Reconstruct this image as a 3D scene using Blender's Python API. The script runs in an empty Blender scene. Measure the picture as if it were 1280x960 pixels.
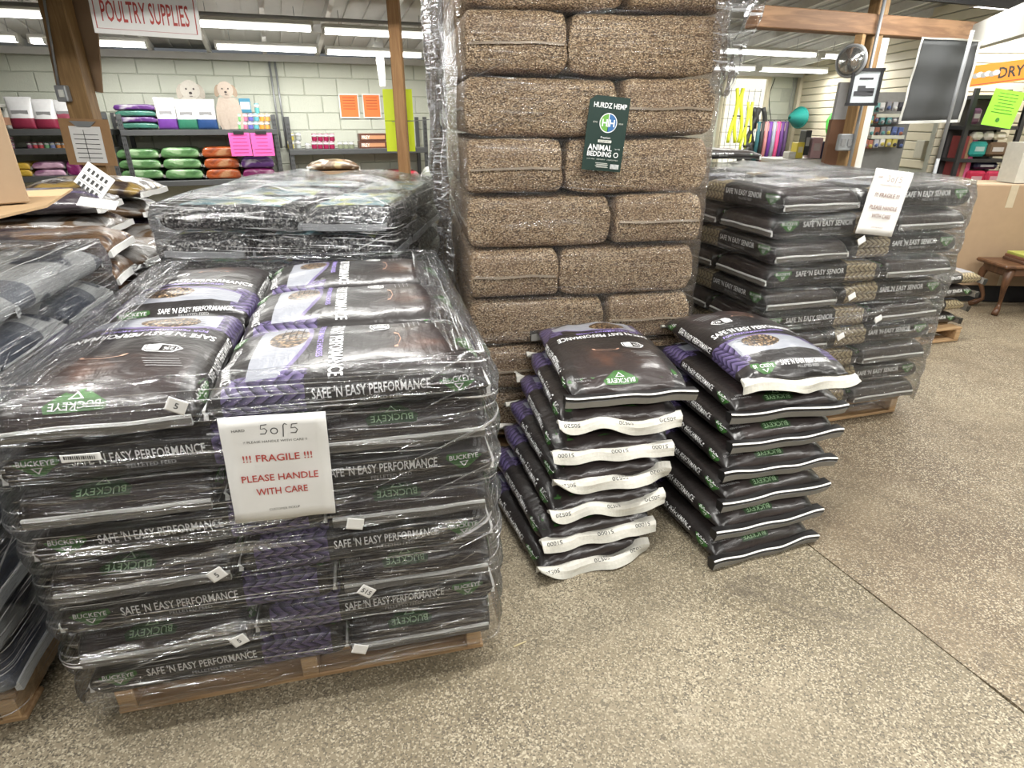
import bpy, bmesh, math, random
from mathutils import Vector, Matrix, noise
from mathutils.bvhtree import BVHTree
random.seed(7)
PI = math.pi
C = bpy.context.scene.collection
SC = bpy.context.scene

# ------------------------------------------------------------ camera, world, lights, exposure
FPX = 742.0; PITCH = math.atan(330 / FPX); CH = 1.5
cp, sp = math.cos(PITCH), math.sin(PITCH)
cam_d = bpy.data.cameras.new('camera'); cam = bpy.data.objects.new('camera', cam_d); C.objects.link(cam)
cam.location = (0, 0, CH); cam.rotation_euler = (PI / 2 - PITCH, 0, 0)
cam_d.sensor_width = 36; cam_d.lens = FPX / 1280 * 36; cam_d.clip_start = 0.05
SC.camera = cam
w = bpy.data.worlds.new('world'); SC.world = w; w.use_nodes = True
w.node_tree.nodes['Background'].inputs[0].default_value = (0.9, 0.95, 1.0, 1)
w.node_tree.nodes['Background'].inputs[1].default_value = 0.14
SC.view_settings.view_transform = 'Standard'; SC.view_settings.look = 'None'
SC.view_settings.gamma = 1; SC.view_settings.use_curve_mapping = False
SC.view_settings.exposure = 0.12
TUBE_W = 20.0        # watts of the light each fixture carries
MAIN_W = 40.0

def ray(u, v):
    x = u - 640; y = 480 - v
    return Vector((x, y * sp + FPX * cp, y * cp - FPX * sp))
def at(u, v, Y):
    d = ray(u, v); t = Y / d.y; return Vector((d.x * t, Y, CH + d.z * t))
def atz(u, v, z):
    d = ray(u, v); t = (z - CH) / d.z; return Vector((d.x * t, d.y * t, z))
def onplane(u, v, p0, n):
    d = ray(u, v); o = Vector((0, 0, CH)); t = (Vector(p0) - o).dot(n) / d.dot(n); return o + d * t

# back wall frame
WA = math.radians(21); WX = Vector((math.cos(WA), math.sin(WA), 0)); WN = Vector((math.sin(WA), -math.cos(WA), 0))  # WN points to the camera side
WP = Vector((-3.35, 8.0, 0))
def wallpt(u, v, d=0.0): return onplane(u, v, WP + WN * d, WN)
def wf(s, d, z): return WP + WX * s + WN * d + Vector((0, 0, z))
def ws(p): return (Vector((p[0], p[1], 0)) - WP).dot(WX)

# ------------------------------------------------------------ helpers
def tag(o, label=None, cat=None, group=None, kind=None):
    if label: o['label'] = label
    if cat: o['category'] = cat
    if group: o['group'] = group
    if kind: o['kind'] = kind
    return o
def empty(name, loc=(0, 0, 0), rz=0, label=None, cat=None, group=None):
    o = bpy.data.objects.new(name, None); C.objects.link(o); o.empty_display_size = .05
    o.location = loc; o.rotation_euler = (0, 0, rz)
    return tag(o, label, cat, group)
def link(name, me, parent=None, loc=None, rot=None):
    o = bpy.data.objects.new(name, me); C.objects.link(o)
    if parent is not None: o.parent = parent
    if loc is not None: o.location = loc
    if rot is not None: o.rotation_euler = rot
    return o
def copy_tree(o, parent=None):
    c = o.copy(); C.objects.link(c); c.parent = parent
    for ch in o.children: copy_tree(ch, c)
    return c
def mesh(name, verts, faces, mats, idx=None, smooth=False, uv=None):
    me = bpy.data.meshes.new(name); me.from_pydata([tuple(v) for v in verts], [], faces)
    for m in (mats if isinstance(mats, (list, tuple)) else [mats]): me.materials.append(m)
    if idx: me.polygons.foreach_set('material_index', idx)
    if smooth: me.polygons.foreach_set('use_smooth', [True] * len(me.polygons))
    if uv:
        ul = me.uv_layers.new(name='UVMap')
        for l in me.loops: ul.data[l.index].uv = uv[l.vertex_index]
    me.update(); return me
class MB:
    """collects shapes into one mesh"""
    def __init__(s): s.v = []; s.f = []; s.m = []
    def box(s, c, d, rot=None, m=0, bev=0):
        x, y, z = d[0] / 2, d[1] / 2, d[2] / 2; b = min(bev, x * .9, y * .9, z * .9); k = len(s.v)
        R = rot if rot is not None else Matrix.Identity(3); c = Vector(c)
        if b <= 0:
            P = [(i * x, j * y, l * z) for i in (-1, 1) for j in (-1, 1) for l in (-1, 1)]
            F = [(0, 1, 3, 2), (4, 6, 7, 5), (0, 4, 5, 1), (2, 3, 7, 6), (0, 2, 6, 4), (1, 5, 7, 3)]
        else:
            P = []; F = []
            for i in (-1, 1):
                for j in (-1, 1):
                    for l in (-1, 1):
                        P += [(i * x, j * (y - b), l * (z - b)), (i * (x - b), j * y, l * (z - b)), (i * (x - b), j * (y - b), l * z)]
            bm = bmesh.new()
            for p in P: bm.verts.new(p)
            r = bmesh.ops.convex_hull(bm, input=bm.verts[:]); bm.verts.index_update()
            bmesh.ops.dissolve_limit(bm, angle_limit=.01, verts=bm.verts[:], edges=bm.edges[:])
            bm.verts.index_update(); P = [tuple(v.co) for v in bm.verts]; F = [tuple(v.index for v in f.verts) for f in bm.faces]; bm.free()
        s.v += [c + R @ Vector(p) for p in P]; s.f += [tuple(k + i for i in f) for f in F]; s.m += [m] * len(F)
    def tube(s, pts, r, n=8, m=0, cap=True):
        pts = [Vector(p) for p in pts]; k = len(s.v); N = len(pts); up = None
        for i, p in enumerate(pts):
            t = (pts[min(i + 1, N - 1)] - pts[max(i - 1, 0)]).normalized()
            if up is None: up = Vector((0, 0, 1)) if abs(t.z) < .9 else Vector((1, 0, 0))
            a = t.cross(up).normalized(); b = a.cross(t).normalized(); up = b
            rr = r[i] if isinstance(r, (list, tuple)) else r
            for j in range(n):
                an = 2 * PI * j / n; s.v.append(p + a * (rr * math.cos(an)) + b * (rr * math.sin(an)))
        for i in range(N - 1):
            for j in range(n):
                s.f.append((k + i * n + j, k + i * n + (j + 1) % n, k + (i + 1) * n + (j + 1) % n, k + (i + 1) * n + j)); s.m.append(m)
        if cap:
            s.f.append(tuple(k + j for j in range(n))[::-1]); s.m.append(m)
            s.f.append(tuple(k + (N - 1) * n + j for j in range(n))); s.m.append(m)
    def lathe(s, prof, c=(0, 0, 0), n=14, m=0, R=None):
        k = len(s.v); c = Vector(c)
        for (r, z) in prof:
            for j in range(n):
                an = 2 * PI * j / n; p = Vector((r * math.cos(an), r * math.sin(an), z)); s.v.append(c + (R @ p if R else p))
        for i in range(len(prof) - 1):
            for j in range(n):
                s.f.append((k + i * n + j, k + i * n + (j + 1) % n, k + (i + 1) * n + (j + 1) % n, k + (i + 1) * n + j)); s.m.append(m if not isinstance(m, list) else m[i])
        s.f.append(tuple(k + j for j in range(n))[::-1]); s.m.append(m if not isinstance(m, list) else m[0])
        s.f.append(tuple(k + (len(prof) - 1) * n + j for j in range(n))); s.m.append(m if not isinstance(m, list) else m[-1])
    def quad(s, pts, m=0):
        k = len(s.v); s.v += [Vector(p) for p in pts]; s.f.append(tuple(range(k, k + len(pts)))); s.m.append(m)
    def slab(s, pts, off, m=0):
        """polygon extruded by vector off"""
        k = len(s.v); n = len(pts); off = Vector(off)
        s.v += [Vector(p) for p in pts] + [Vector(p) + off for p in pts]
        s.f.append(tuple(range(k, k + n))[::-1]); s.f.append(tuple(range(k + n, k + 2 * n))); s.m += [m, m]
        for i in range(n):
            j = (i + 1) % n; s.f.append((k + i, k + j, k + n + j, k + n + i)); s.m.append(m)
    def me(s, name, mats, smooth=False): return mesh(name, s.v, s.f, mats, s.m, smooth)
    def build(s, name, mats, parent=None, smooth=False, loc=None, rot=None):
        return link(name, s.me(name, mats, smooth), parent, loc, rot)
def struct(name, mb, mats, parent=None):
    o = mb.build(name, mats, parent)
    if parent is None: o['kind'] = 'structure'
    return o
def Rz(a): return Matrix.Rotation(a, 3, 'Z')
def frame(xa, za=Vector((0, 0, 1))):
    """matrix with columns: right, up->local y, normal"""
    n = xa.cross(za).normalized(); return Matrix((xa, za, n)).transposed()

# ------------------------------------------------------------ shader maths
class G:
    def __init__(s, name):
        s.mat = bpy.data.materials.new(name); s.mat.use_nodes = True; s.t = s.mat.node_tree; s.n = s.t.nodes; s.n.clear()
        s.out = s.n.new('ShaderNodeOutputMaterial')
    def put(s, inp, v):
        if isinstance(v, E_): s.t.links.new(v.o, inp)
        elif isinstance(v, bpy.types.NodeSocket): s.t.links.new(v, inp)
        elif inp.type == 'RGBA' and len(v) == 3: inp.default_value = (*v, 1)
        else: inp.default_value = v
    def node(s, ty, props={}, **ins):
        nd = s.n.new(ty)
        for k, v in props.items(): setattr(nd, k, v)
        for k, v in ins.items():
            k2 = k.replace('_', ' ')
            s.put(nd.inputs[k2] if k2 in nd.inputs else nd.inputs[int(k[1:])], v)
        return nd
    def m(s, op, a, b=0.0, c=0.0):
        nd = s.n.new('ShaderNodeMath'); nd.operation = op
        s.put(nd.inputs[0], a); s.put(nd.inputs[1], b); s.put(nd.inputs[2], c); return E_(s, nd.outputs[0])
    def xyz(s, which='Object'):
        tc = s.n.new('ShaderNodeTexCoord'); sx = s.n.new('ShaderNodeSeparateXYZ'); s.t.links.new(tc.outputs[which], sx.inputs[0])
        return tc.outputs[which], E_(s, sx.outputs[0]), E_(s, sx.outputs[1]), E_(s, sx.outputs[2])
    def comb(s, x, y, z=0.0):
        nd = s.n.new('ShaderNodeCombineXYZ'); s.put(nd.inputs[0], x); s.put(nd.inputs[1], y); s.put(nd.inputs[2], z); return nd.outputs[0]
    def noise(s, vec, scale, detail=3.0, rough=.5, dist=0.0):
        nd = s.node('ShaderNodeTexNoise', Vector=vec, Scale=scale, Detail=detail, Roughness=rough, Distortion=dist); return E_(s, nd.outputs['Fac'])
    def voro(s, vec, scale, feat='F1', out='Distance', rnd=1.0):
        nd = s.node('ShaderNodeTexVoronoi', {'feature': feat}, Vector=vec, Scale=scale, Randomness=rnd)
        return E_(s, nd.outputs[out]) if out == 'Distance' else nd.outputs[out]
    def step(s, x, a, b):
        nd = s.node('ShaderNodeMapRange', {'interpolation_type': 'SMOOTHSTEP'}); s.put(nd.inputs[0], x); nd.inputs[1].default_value = a; nd.inputs[2].default_value = b
        return E_(s, nd.outputs[0])
    def mix(s, f, a, b):
        nd = s.n.new('ShaderNodeMix'); nd.data_type = 'RGBA'; s.put(nd.inputs[0], f); s.put(nd.inputs[6], a); s.put(nd.inputs[7], b); return nd.outputs[2]
    def ramp(s, f, stops):
        nd = s.n.new('ShaderNodeValToRGB'); s.put(nd.inputs[0], f); e = nd.color_ramp.elements
        while len(e) < len(stops): e.new(.5)
        for i, (p, c) in enumerate(stops): e[i].position = p; e[i].color = (*c, 1)
        return nd.outputs[0]
    def bump(s, h, strength=.5, dist=.01):
        return s.node('ShaderNodeBump', Height=h, Strength=strength, Distance=dist).outputs[0]
    def pbr(s, col, rough=.5, normal=None, **kw):
        nd = s.n.new('ShaderNodeBsdfPrincipled'); s.put(nd.inputs['Base Color'], col); s.put(nd.inputs['Roughness'], rough)
        if normal is not None: s.put(nd.inputs['Normal'], normal)
        for k, v in kw.items(): s.put(nd.inputs[k.replace('_', ' ')], v)
        s.t.links.new(nd.outputs[0], s.out.inputs[0]); return s.mat
class E_:
    def __init__(s, g, o): s.g = g; s.o = o
    def __add__(s, b): return s.g.m('ADD', s, b)
    __radd__ = __add__
    def __mul__(s, b): return s.g.m('MULTIPLY', s, b)
    __rmul__ = __mul__
    def __sub__(s, b): return s.g.m('SUBTRACT', s, b)
    def __rsub__(s, b): return s.g.m('SUBTRACT', b, s)
    def __truediv__(s, b): return s.g.m('DIVIDE', s, b)
    def __gt__(s, b): return s.g.m('GREATER_THAN', s, b)
    def __lt__(s, b): return s.g.m('LESS_THAN', s, b)
    def abs(s): return s.g.m('ABSOLUTE', s)
    def frac(s): return s.g.m('FRACT', s)
    def sin(s): return s.g.m('SINE', s)
    def max(s, b): return s.g.m('MAXIMUM', s, b)
    def min(s, b): return s.g.m('MINIMUM', s, b)

_pm = {}
def plain(col, rough=.6, bumpy=0.0, scale=30, metal=0.0, var=.12, name='painted'):
    key = (tuple(round(c, 4) for c in col), rough, bumpy, scale, metal, var)
    if key in _pm: return _pm[key]
    g = G(name); v, x, y, z = g.xyz('Object')
    n = g.noise(v, scale, 3)
    c = g.mix(n, tuple(c * (1 - var) for c in col), tuple(min(1, c * (1 + var)) for c in col))
    _pm[key] = g.pbr(c, rough, g.bump(n, bumpy, .004) if bumpy else None, Metallic=metal)
    return _pm[key]
def emis(col, st):
    g = G('tube_glow'); e = g.node('ShaderNodeEmission', Color=col, Strength=st); g.t.links.new(e.outputs[0], g.out.inputs[0]); return g.mat

def wood(name, c1, c2, sc=(1.5, 18, 18), rough=.65):
    g = G(name); v, x, y, z = g.xyz('Object')
    vec = g.comb(x * sc[0], y * sc[1], z * sc[2])
    n = g.noise(vec, 1.6, 5, .6, 1.2); n2 = g.noise(v, 3.0, 2)
    k = g.voro(g.comb(x * .8, y * 2.5, z * 2.5), 2.3); knot = 1.0 - g.step(k, .05, .16)
    col = g.mix(g.step(n, .35, .7), c1, c2); col = g.mix(g.step(n2, .55, .8) * .35, col, tuple(q * .55 for q in c1))
    col = g.mix(knot * .6, col, tuple(q * .35 for q in c1))
    return g.pbr(col, rough, g.bump(n, .3, .004))
PALLET = wood('pallet_pine', (.36, .22, .11), (.55, .37, .2))
POSTW = wood('post_timber', (.21, .12, .045), (.32, .195, .08), (14, 14, 1.2))
POSTW2 = wood('orange_timber', (.27, .135, .05), (.4, .22, .09), (14, 14, 1.2))
BEAMW = wood('old_beam', (.15, .075, .035), (.27, .15, .075), (1.2, 14, 14))

# concrete
def concrete(name, ca, cb, seed):
    g = G(name); v, x, y, z = g.xyz('Object')
    big = g.noise(v, .9 + seed, 4, .6); med = g.noise(v, 6, 4, .65); fine = g.noise(v, 120, 2, .6)
    spk = g.voro(v, 230, 'F1', 'Color'); sb = g.n.new('ShaderNodeSeparateColor'); g.t.links.new(spk, sb.inputs[0])
    sv = E_(g, sb.outputs[0])
    col = g.mix(g.step(big, .38, .64), ca, cb)
    col = g.mix(g.step(med, .4, .75) * .35, col, tuple(q * .6 for q in ca))
    patch = g.step(g.noise(v, 1.7, 4, .6), .30, .66)      # where the aggregate shows
    col = g.mix((sv < .22) * (patch * .40 + .40), col, (.055, .045, .032))
    col = g.mix((sv > .80) * (patch * .35 + .30), col, (.52, .46, .34))
    stain = 1.0 - g.step(g.noise(v, 2.3, 5, .7, .8), .28, .42)
    col = g.mix(stain * .55, col, (.07, .055, .04))
    light = g.step(g.noise(g.comb(x + 3.3, y + 1.0, z), 3.1, 4, .7), .64, .8)
    col = g.mix(light * .35, col, (.42, .37, .29))
    return g.pbr(col, g.mix(med, (.5,) * 3, (.75,) * 3), g.bump(fine * .5 + sv * .5, .35, .004))
FLOOR_A = concrete('concrete_aggregate', (.17, .138, .088), (.265, .222, .152), 0)
FLOOR_B = concrete('concrete_brown', (.13, .092, .054), (.20, .155, .098), .4)

# ---- feed bag print
def chain(g, x, y, fx=42.0, fy=30.0):
    """interlocking chevron pattern value 0..1 in a plane"""
    zig = ((y * fy).frac() - .5).abs() * 2.0
    a = (x * fx + zig * .9).frac()
    return a, zig
def bagmat(kind):
    g = G('feed_bag_print_' + kind); v, x, y, z = g.xyz('Object')
    if kind.startswith('perf'): c1, c2, c3 = (.028, .020, .065), (.13, .10, .22), (.012, .008, .03)
    else: c1, c2, c3 = (.22, .16, .09), (.40, .33, .2), (.05, .035, .02)
    side = kind.endswith('side')
    wr = g.noise(g.comb(x * 14, y * 14, z * 20), 1.0, 3, .6, .5)
    wr2 = g.noise(g.comb(x * 50, y * 10, z * 30), 1.0, 2, .5, .3)
    base = g.mix(g.step(g.noise(v, 3, 2), .4, .7), (.014, .012, .012), (.024, .020, .019))
    if side:
        a, zig = chain(g, x, z + y * 0.0, 34.0, 26.0)
        pc = g.mix(g.step(a, .1, .8), c1, c2); pc = g.mix((a < .16), pc, c3); pc = g.mix((zig > .86) * .6, pc, c3)
        m = (x > -.285) * (x < -.12 if False else (x < -.105))
        col = g.mix(m * .9, base, pc)
        col = g.mix((x < -.31), col, (.012, .010, .010))
        return g.pbr(col, .36, g.bump(wr * .7 + wr2 * .3, .5, .012), Coat_Weight=.25, Coat_Roughness=.2)
    brown = (.034, .025, .024)
    col = g.mix(g.step(x + y * .15, .02, .22), base, brown)
    # horse-coloured smudge
    sm = g.noise(g.comb(x * 5 + 2.0, y * 7, 0.0), 1.0, 3, .6)
    reg = g.step(x, .02, .08) * (1.0 - g.step(x, .2, .26)) * g.step(y.abs(), .14, .02)
    col = g.mix(g.step(sm, .45, .75) * reg * .8, col, (.12, .055, .035))
    # purple chain on the panel margins near the lower end
    a, zig = chain(g, y, x, 40.0, 28.0)
    pc = g.mix(g.step(a, .1, .8), c1, c2); pc = g.mix((a < .16), pc, c3)
    edge = (y.abs() > .15) * (x < -.10) * (x > -.27)
    col = g.mix(edge * .9, col, pc)
    # silver swoosh
    sw = (x > -.235) * (x < -.105 - y * y * 1.2 + y * .12)
    col = g.mix(sw * (y.abs() < .175), col, g.mix(g.noise(v, 9, 2), (.20, .21, .24), (.34, .35, .39)))
    rim = ((x + .105 + y * y * 1.2 - y * .12).abs() < .006) * (y.abs() < .175)
    col = g.mix(rim, col, c2)
    # pellet window
    dx = (x + .155) / .05; dy = (y - .05) / .075
    win = (dx * dx + dy * dy) < 1.0
    pv = g.voro(g.comb(x * 1.0, y * 1.6, 0.0), 85.0); pcv = g.voro(g.comb(x * 1.0, y * 1.6, 0.0), 85.0, 'F1', 'Color')
    sb = g.n.new('ShaderNodeSeparateColor'); g.t.links.new(pcv, sb.inputs[0])
    pel = g.mix(E_(g, sb.outputs[1]), (.10, .055, .025), (.40, .27, .14)); pel = g.mix(g.step(pv, .35, .6), pel, (.02, .01, .005))
    if not kind.startswith('snr'): col = g.mix(win, col, pel)
    return g.pbr(col, .34, g.bump(wr * .7 + wr2 * .3, .55, .014), Coat_Weight=.3, Coat_Roughness=.18)
PERF_TOP = bagmat('perf_top'); PERF_SIDE = bagmat('perf_side')
SNR_TOP = bagmat('snr_top'); SNR_SIDE = bagmat('snr_side')
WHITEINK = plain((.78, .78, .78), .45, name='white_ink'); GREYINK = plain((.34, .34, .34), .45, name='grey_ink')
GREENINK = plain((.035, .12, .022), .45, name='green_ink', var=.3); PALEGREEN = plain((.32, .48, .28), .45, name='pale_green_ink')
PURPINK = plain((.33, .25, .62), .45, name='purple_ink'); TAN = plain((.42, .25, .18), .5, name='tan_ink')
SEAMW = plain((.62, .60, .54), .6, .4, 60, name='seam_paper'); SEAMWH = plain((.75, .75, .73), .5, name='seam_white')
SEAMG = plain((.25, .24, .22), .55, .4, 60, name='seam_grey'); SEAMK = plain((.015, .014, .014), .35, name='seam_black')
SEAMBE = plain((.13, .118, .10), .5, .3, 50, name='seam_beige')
PAPER = plain((.74, .73, .71), .7, name='paper', var=.04)
REDINK = plain((.42, .055, .045), .6, name='red_ink'); BLACKINK = plain((.03, .03, .03), .6, name='black_ink')

# ---- stretch film
def filmmat(name, milk=.10, gloss=.16, tint=(.93, .93, .93), streak=1.0):
    g = G(name); v, x, y, z = g.xyz('UV')
    s1 = g.noise(g.comb(x * 3.0, y * 85.0 + x * 4.0, 0.0), 1.0, 3, .65, .4)
    s2 = g.noise(g.comb(x * 1.6 + 5.0, y * 26.0 - x * 2.2, 1.0), 1.0, 4, .6, .6)
    s3 = g.noise(g.comb(x * 9.0, y * 14.0 + x * 3.0, 3.0), 1.0, 3, .6, 1.0)
    big = g.noise(g.comb(x * 1.3, y * 2.2, 7.0), 1.0, 2, .5)
    # taut diagonal pleats
    d = g.noise(g.comb((x - y * 2.2) * 30.0, (x + y * .3) * 1.2, 4.0), 1.0, 2, .5)
    pleat = g.step(d, .60, .72) * g.step(big, .48, .62)
    s1b = g.noise(g.comb(x * 1.1, y * 190.0 + x * 3.0, 9.0), 1.0, 2, .6, .2)
    m = g.step(s1, .56, .68) * (.10 + g.step(big, .40, .62) * .85) * .9 + g.step(s1b, .60, .70) * .45 + g.step(s2, .60, .68) * .5 + pleat * .45
    m = m.min(1.0) * streak
    lines_ = (g.step(s1, .60, .66) * (.25 + g.step(big, .42, .60) * .75) + g.step(s1b, .64, .70) * .5 + pleat * .7).min(1.0) * streak
    h = s1 * .55 + s1b * .18 + s2 * .9 + s3 * .35 + pleat * .4
    nrm = g.bump(h, 1.0, .035)
    lw = g.node('ShaderNodeFresnel', IOR=1.45, Normal=nrm)
    gl = g.node('ShaderNodeBsdfAnisotropic' if False else 'ShaderNodeBsdfGlossy', Color=(.95, .96, 1.0), Roughness=.15, Normal=nrm)
    tr = g.node('ShaderNodeBsdfTransparent', Color=tint)
    df = g.node('ShaderNodeBsdfDiffuse', Color=(.8, .8, .8), Normal=nrm)
    a = g.node('ShaderNodeMixShader', s0=(E_(g, lw.outputs[0]) * .75 + m * gloss * 2.3).min(.9)); g.t.links.new(tr.outputs[0], a.inputs[1]); g.t.links.new(gl.outputs[0], a.inputs[2])
    b = g.node('ShaderNodeMixShader', s0=(m * milk * .8 + lines_ * milk * 5.0).min(.85)); g.t.links.new(a.outputs[0], b.inputs[1]); g.t.links.new(df.outputs[0], b.inputs[2])
    g.t.links.new(b.outputs[0], g.out.inputs[0]); return g.mat
FILM = filmmat('stretch_film', .105, .38)
FILM_THICK = filmmat('stretch_film_layered', .17, .36, (.84, .85, .86), 1.35)
FILM_CLEAR = filmmat('stretch_film_thin', .035, .20, (.96, .96, .95), .8)
FILM_BALE = filmmat('stretch_film_bale', .025, .12, (.98, .975, .965), .7)

# ------------------------------------------------------------ text
_tc = {}
def text2d(s, h, wd=None, weight=.0, seg=.012, spacing=1.0):
    """(verts2d, faces) of a word centred on 0,0 with letter height h"""
    key = (s, h, wd, weight, seg, spacing)
    if key in _tc: return _tc[key]
    cu = bpy.data.curves.new('t', 'FONT'); cu.body = s; cu.align_x = 'CENTER'; cu.align_y = 'CENTER'; cu.size = 1; cu.offset = weight
    cu.resolution_u = 2; cu.space_character = spacing
    ob = bpy.data.objects.new('t', cu); me = bpy.data.meshes.new_from_object(ob)
    bm = bmesh.new(); bm.from_mesh(me)
    if not bm.verts: bm.free(); return ([], [])
    xs = [v.co.x for v in bm.verts]; ys = [v.co.y for v in bm.verts]
    cx, cy = (min(xs) + max(xs)) / 2, (min(ys) + max(ys)) / 2
    ky = h / (max(ys) - min(ys)); kx = wd / (max(xs) - min(xs)) if wd else ky
    for v in bm.verts: v.co = Vector(((v.co.x - cx) * kx, (v.co.y - cy) * ky, 0))
    if seg:
        for _ in range(2):
            es = [e for e in bm.edges if e.calc_length() > seg]
            if es: bmesh.ops.subdivide_edges(bm, edges=es, cuts=1)
            bmesh.ops.triangulate(bm, faces=[f for f in bm.faces if len(f.verts) > 3])
    bm.verts.index_update()
    r = ([(v.co.x, v.co.y) for v in bm.verts], [tuple(v.index for v in f.verts) for f in bm.faces]); bm.free()
    bpy.data.objects.remove(ob); bpy.data.curves.remove(cu); bpy.data.meshes.remove(me)
    _tc[key] = r; return r
def poly2d(pts, seg=.012):
    bm = bmesh.new(); vs = [bm.verts.new((p[0], p[1], 0)) for p in pts]; bm.faces.new(vs)
    bmesh.ops.triangulate(bm, faces=bm.faces[:])
    for _ in range(3):
        es = [e for e in bm.edges if e.calc_length() > seg]
        if es: bmesh.ops.subdivide_edges(bm, edges=es, cuts=1); bmesh.ops.triangulate(bm, faces=[f for f in bm.faces if len(f.verts) > 3])
    bm.verts.index_update(); r = ([(v.co.x, v.co.y) for v in bm.verts], [tuple(v.index for v in f.verts) for f in bm.faces]); bm.free(); return r
def ring2d(pts, t):
    """outline strip of a convex polygon"""
    n = len(pts); c = Vector((sum(p[0] for p in pts) / n, sum(p[1] for p in pts) / n)); V = []; F = []
    for p in pts:
        d = (Vector(p) - c); V.append(tuple(p)); V.append(tuple(c + d * (1 - t)))
    for i in range(n): j = (i + 1) % n; F.append((2 * i, 2 * j, 2 * j + 1, 2 * i + 1))
    return V, F
def shift(s, dx, dy, ang=0, sc=1):
    c_, s_ = math.cos(ang), math.sin(ang); return [((x * c_ - y * s_) * sc + dx, (x * s_ + y * c_) * sc + dy) for x, y in s[0]], s[1]
def flat(name, shapes, M, mats, parent=None, lift=.0008):
    """flat print: shapes = [((v2,f), matindex)]; M maps local (x,y,0) -> place"""
    V = []; F = []; I = []
    for q, (sh, mi) in enumerate(shapes):
        k = len(V); V += [M @ Vector((x, y, lift * (1 + .4 * q))) for x, y in sh[0]]; F += [tuple(k + i for i in f) for f in sh[1]]; I += [mi] * len(sh[1])
    return link(name, mesh(name, V, F, mats, I), parent)
def project(shapes, bvh, org, right, up, n, off=.0015, far=.3):
    """throw 2d shapes on a body along -n"""
    V = []; F = []; I = []; org = Vector(org)
    for q, (sh, mi) in enumerate(shapes):
        k = len(V); ok = []
        for x, y in sh[0]:
            o = org + right * x + up * y + n * far; hit = bvh.ray_cast(o, -n)
            if hit[0] is None: ok.append(False); V.append(o - n * far)
            else: ok.append(True); V.append(hit[0] + (n * .6 + hit[1] * .4).normalized() * (off + q * .0005))
        for f in sh[1]:
            if all(ok[i] for i in f): F.append(tuple(k + i for i in f)); I.append(mi)
    return V, F, I
bar = lambda x, y, w_, h_: poly2d([(x - w_ / 2, y - h_ / 2), (x + w_ / 2, y - h_ / 2), (x + w_ / 2, y + h_ / 2), (x - w_ / 2, y + h_ / 2)], .05)
# ------------------------------------------------------------ the building
WHITEP = plain((.62, .62, .58), .8, .3, 8, name='white_wall_paint', var=.06)
def blockmat():
    g = G('painted_block'); v, x, y, z = g.xyz('Object'); n = g.noise(v, 40, 4, .7); n2 = g.noise(v, 3, 3)
    return g.pbr(g.mix(n2, (.50, .52, .44), (.58, .60, .51)), .7, g.bump(n, .6, .006))
BLOCK = blockmat(); MORTAR = plain((.46, .48, .41), .9, .5, 30, name='painted_mortar')
CEILP = plain((.52, .52, .50), .6, .2, 6, name='white_roof_sheet', var=.1); BLACKC = plain((.012, .012, .013), .8, name='black_ceiling')
GALV = plain((.30, .31, .32), .45, .1, 20, .4, name='grey_steel'); DSTEEL = plain((.085, .088, .09), .45, .2, 25, .3, name='shelf_steel')
SIDING = plain((.60, .55, .42), .55, .1, 12, name='cream_slatwall', var=.05); BLK = plain((.018, .018, .02), .4, name='black_metal')
CARD = plain((.36, .25, .155), .8, .2, 14, name='corrugated_card', var=.08); CARD2 = plain((.30, .20, .12), .8, .2, 14, name='corrugated_card_dark', var=.08)
# floor: two slabs either side of a joint
jp = atz(1010, 680, 0); jq = atz(1280, 890, 0); jd = (jq - jp).normalized(); jn = Vector((jd.y, -jd.x, 0))
if jn.x < 0: jn = -jn
floor = empty('floor', (0, 0, 0)); floor['kind'] = 'structure'
def edge(off, seed):
    o = []
    for i in range(0, 160):
        p = jp + jd * (-12 + 17 * i / 159); o.append(p + jn * (off + noise.noise(Vector((i * .55, seed, 0))) * .007))
    return o
mb = MB(); e = edge(-.0045, 1)
mb.slab([Vector((p.x, p.y, -.06)) for p in e] + [Vector((e[-1].x, -4, -.06)), Vector((-9, -4, -.06)), Vector((-9, 15, -.06)), Vector((e[0].x, 15, -.06))], (0, 0, .06)); mb.build('concrete_slab', FLOOR_A, floor)
mb = MB(); e = edge(.0045, 2)
mb.slab(([Vector((p.x, p.y, -.06)) for p in e] + [Vector((e[-1].x, -4, -.06)), Vector((12, -4, -.06)), Vector((12, 15, -.06)), Vector((e[0].x, 15, -.06))])[::-1], (0, 0, .058)); mb.build('concrete_slab', FLOOR_B, floor)
mb = MB(); mb.box((1.5, 5.5, -.07), (21, 19, .02)); mb.build('joint_filler', plain((.05, .035, .025), .9), floor)

WTOP = 2.18; SL = .13
s0w = -7.0; s1w = ws(wallpt(990, 150)); CORN = wf(s1w, 0, 0)
wall_b = empty('wall_back', (0, 0, 0)); wall_b['kind'] = 'structure'
MW = Matrix((WX, -WN, Vector((0, 0, 1)))).transposed()
mb = MB(); mb.box(wf((s0w + s1w) / 2, -.09, WTOP / 2), (s1w - s0w + .1, .16, WTOP), MW); mb.build('mortar_backing', MORTAR, wall_b)
bl = MB(); bl.box((0, 0, 0), (.392, .022, .192), bev=.006); blm = bl.me('block', BLOCK)
zb = .78
for r in range(7):
    z = zb + .1 + .2 * r
    n_ = int((s1w - s0w) / .4)
    for i in range(n_ + 1):
        s_ = s0w + .2 + .4 * i + (.2 if r % 2 else 0)
        if s_ > s1w - .19 or s_ < -4.6: continue
        o = link('block', blm, wall_b, wf(s_, -.008 + random.uniform(-.001, .001), z)); o.rotation_euler = (0, 0, WA)
rw = empty('wall_right', (0, 0, 0)); rw['kind'] = 'structure'
RX0, RY0 = CORN.x, CORN.y
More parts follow.
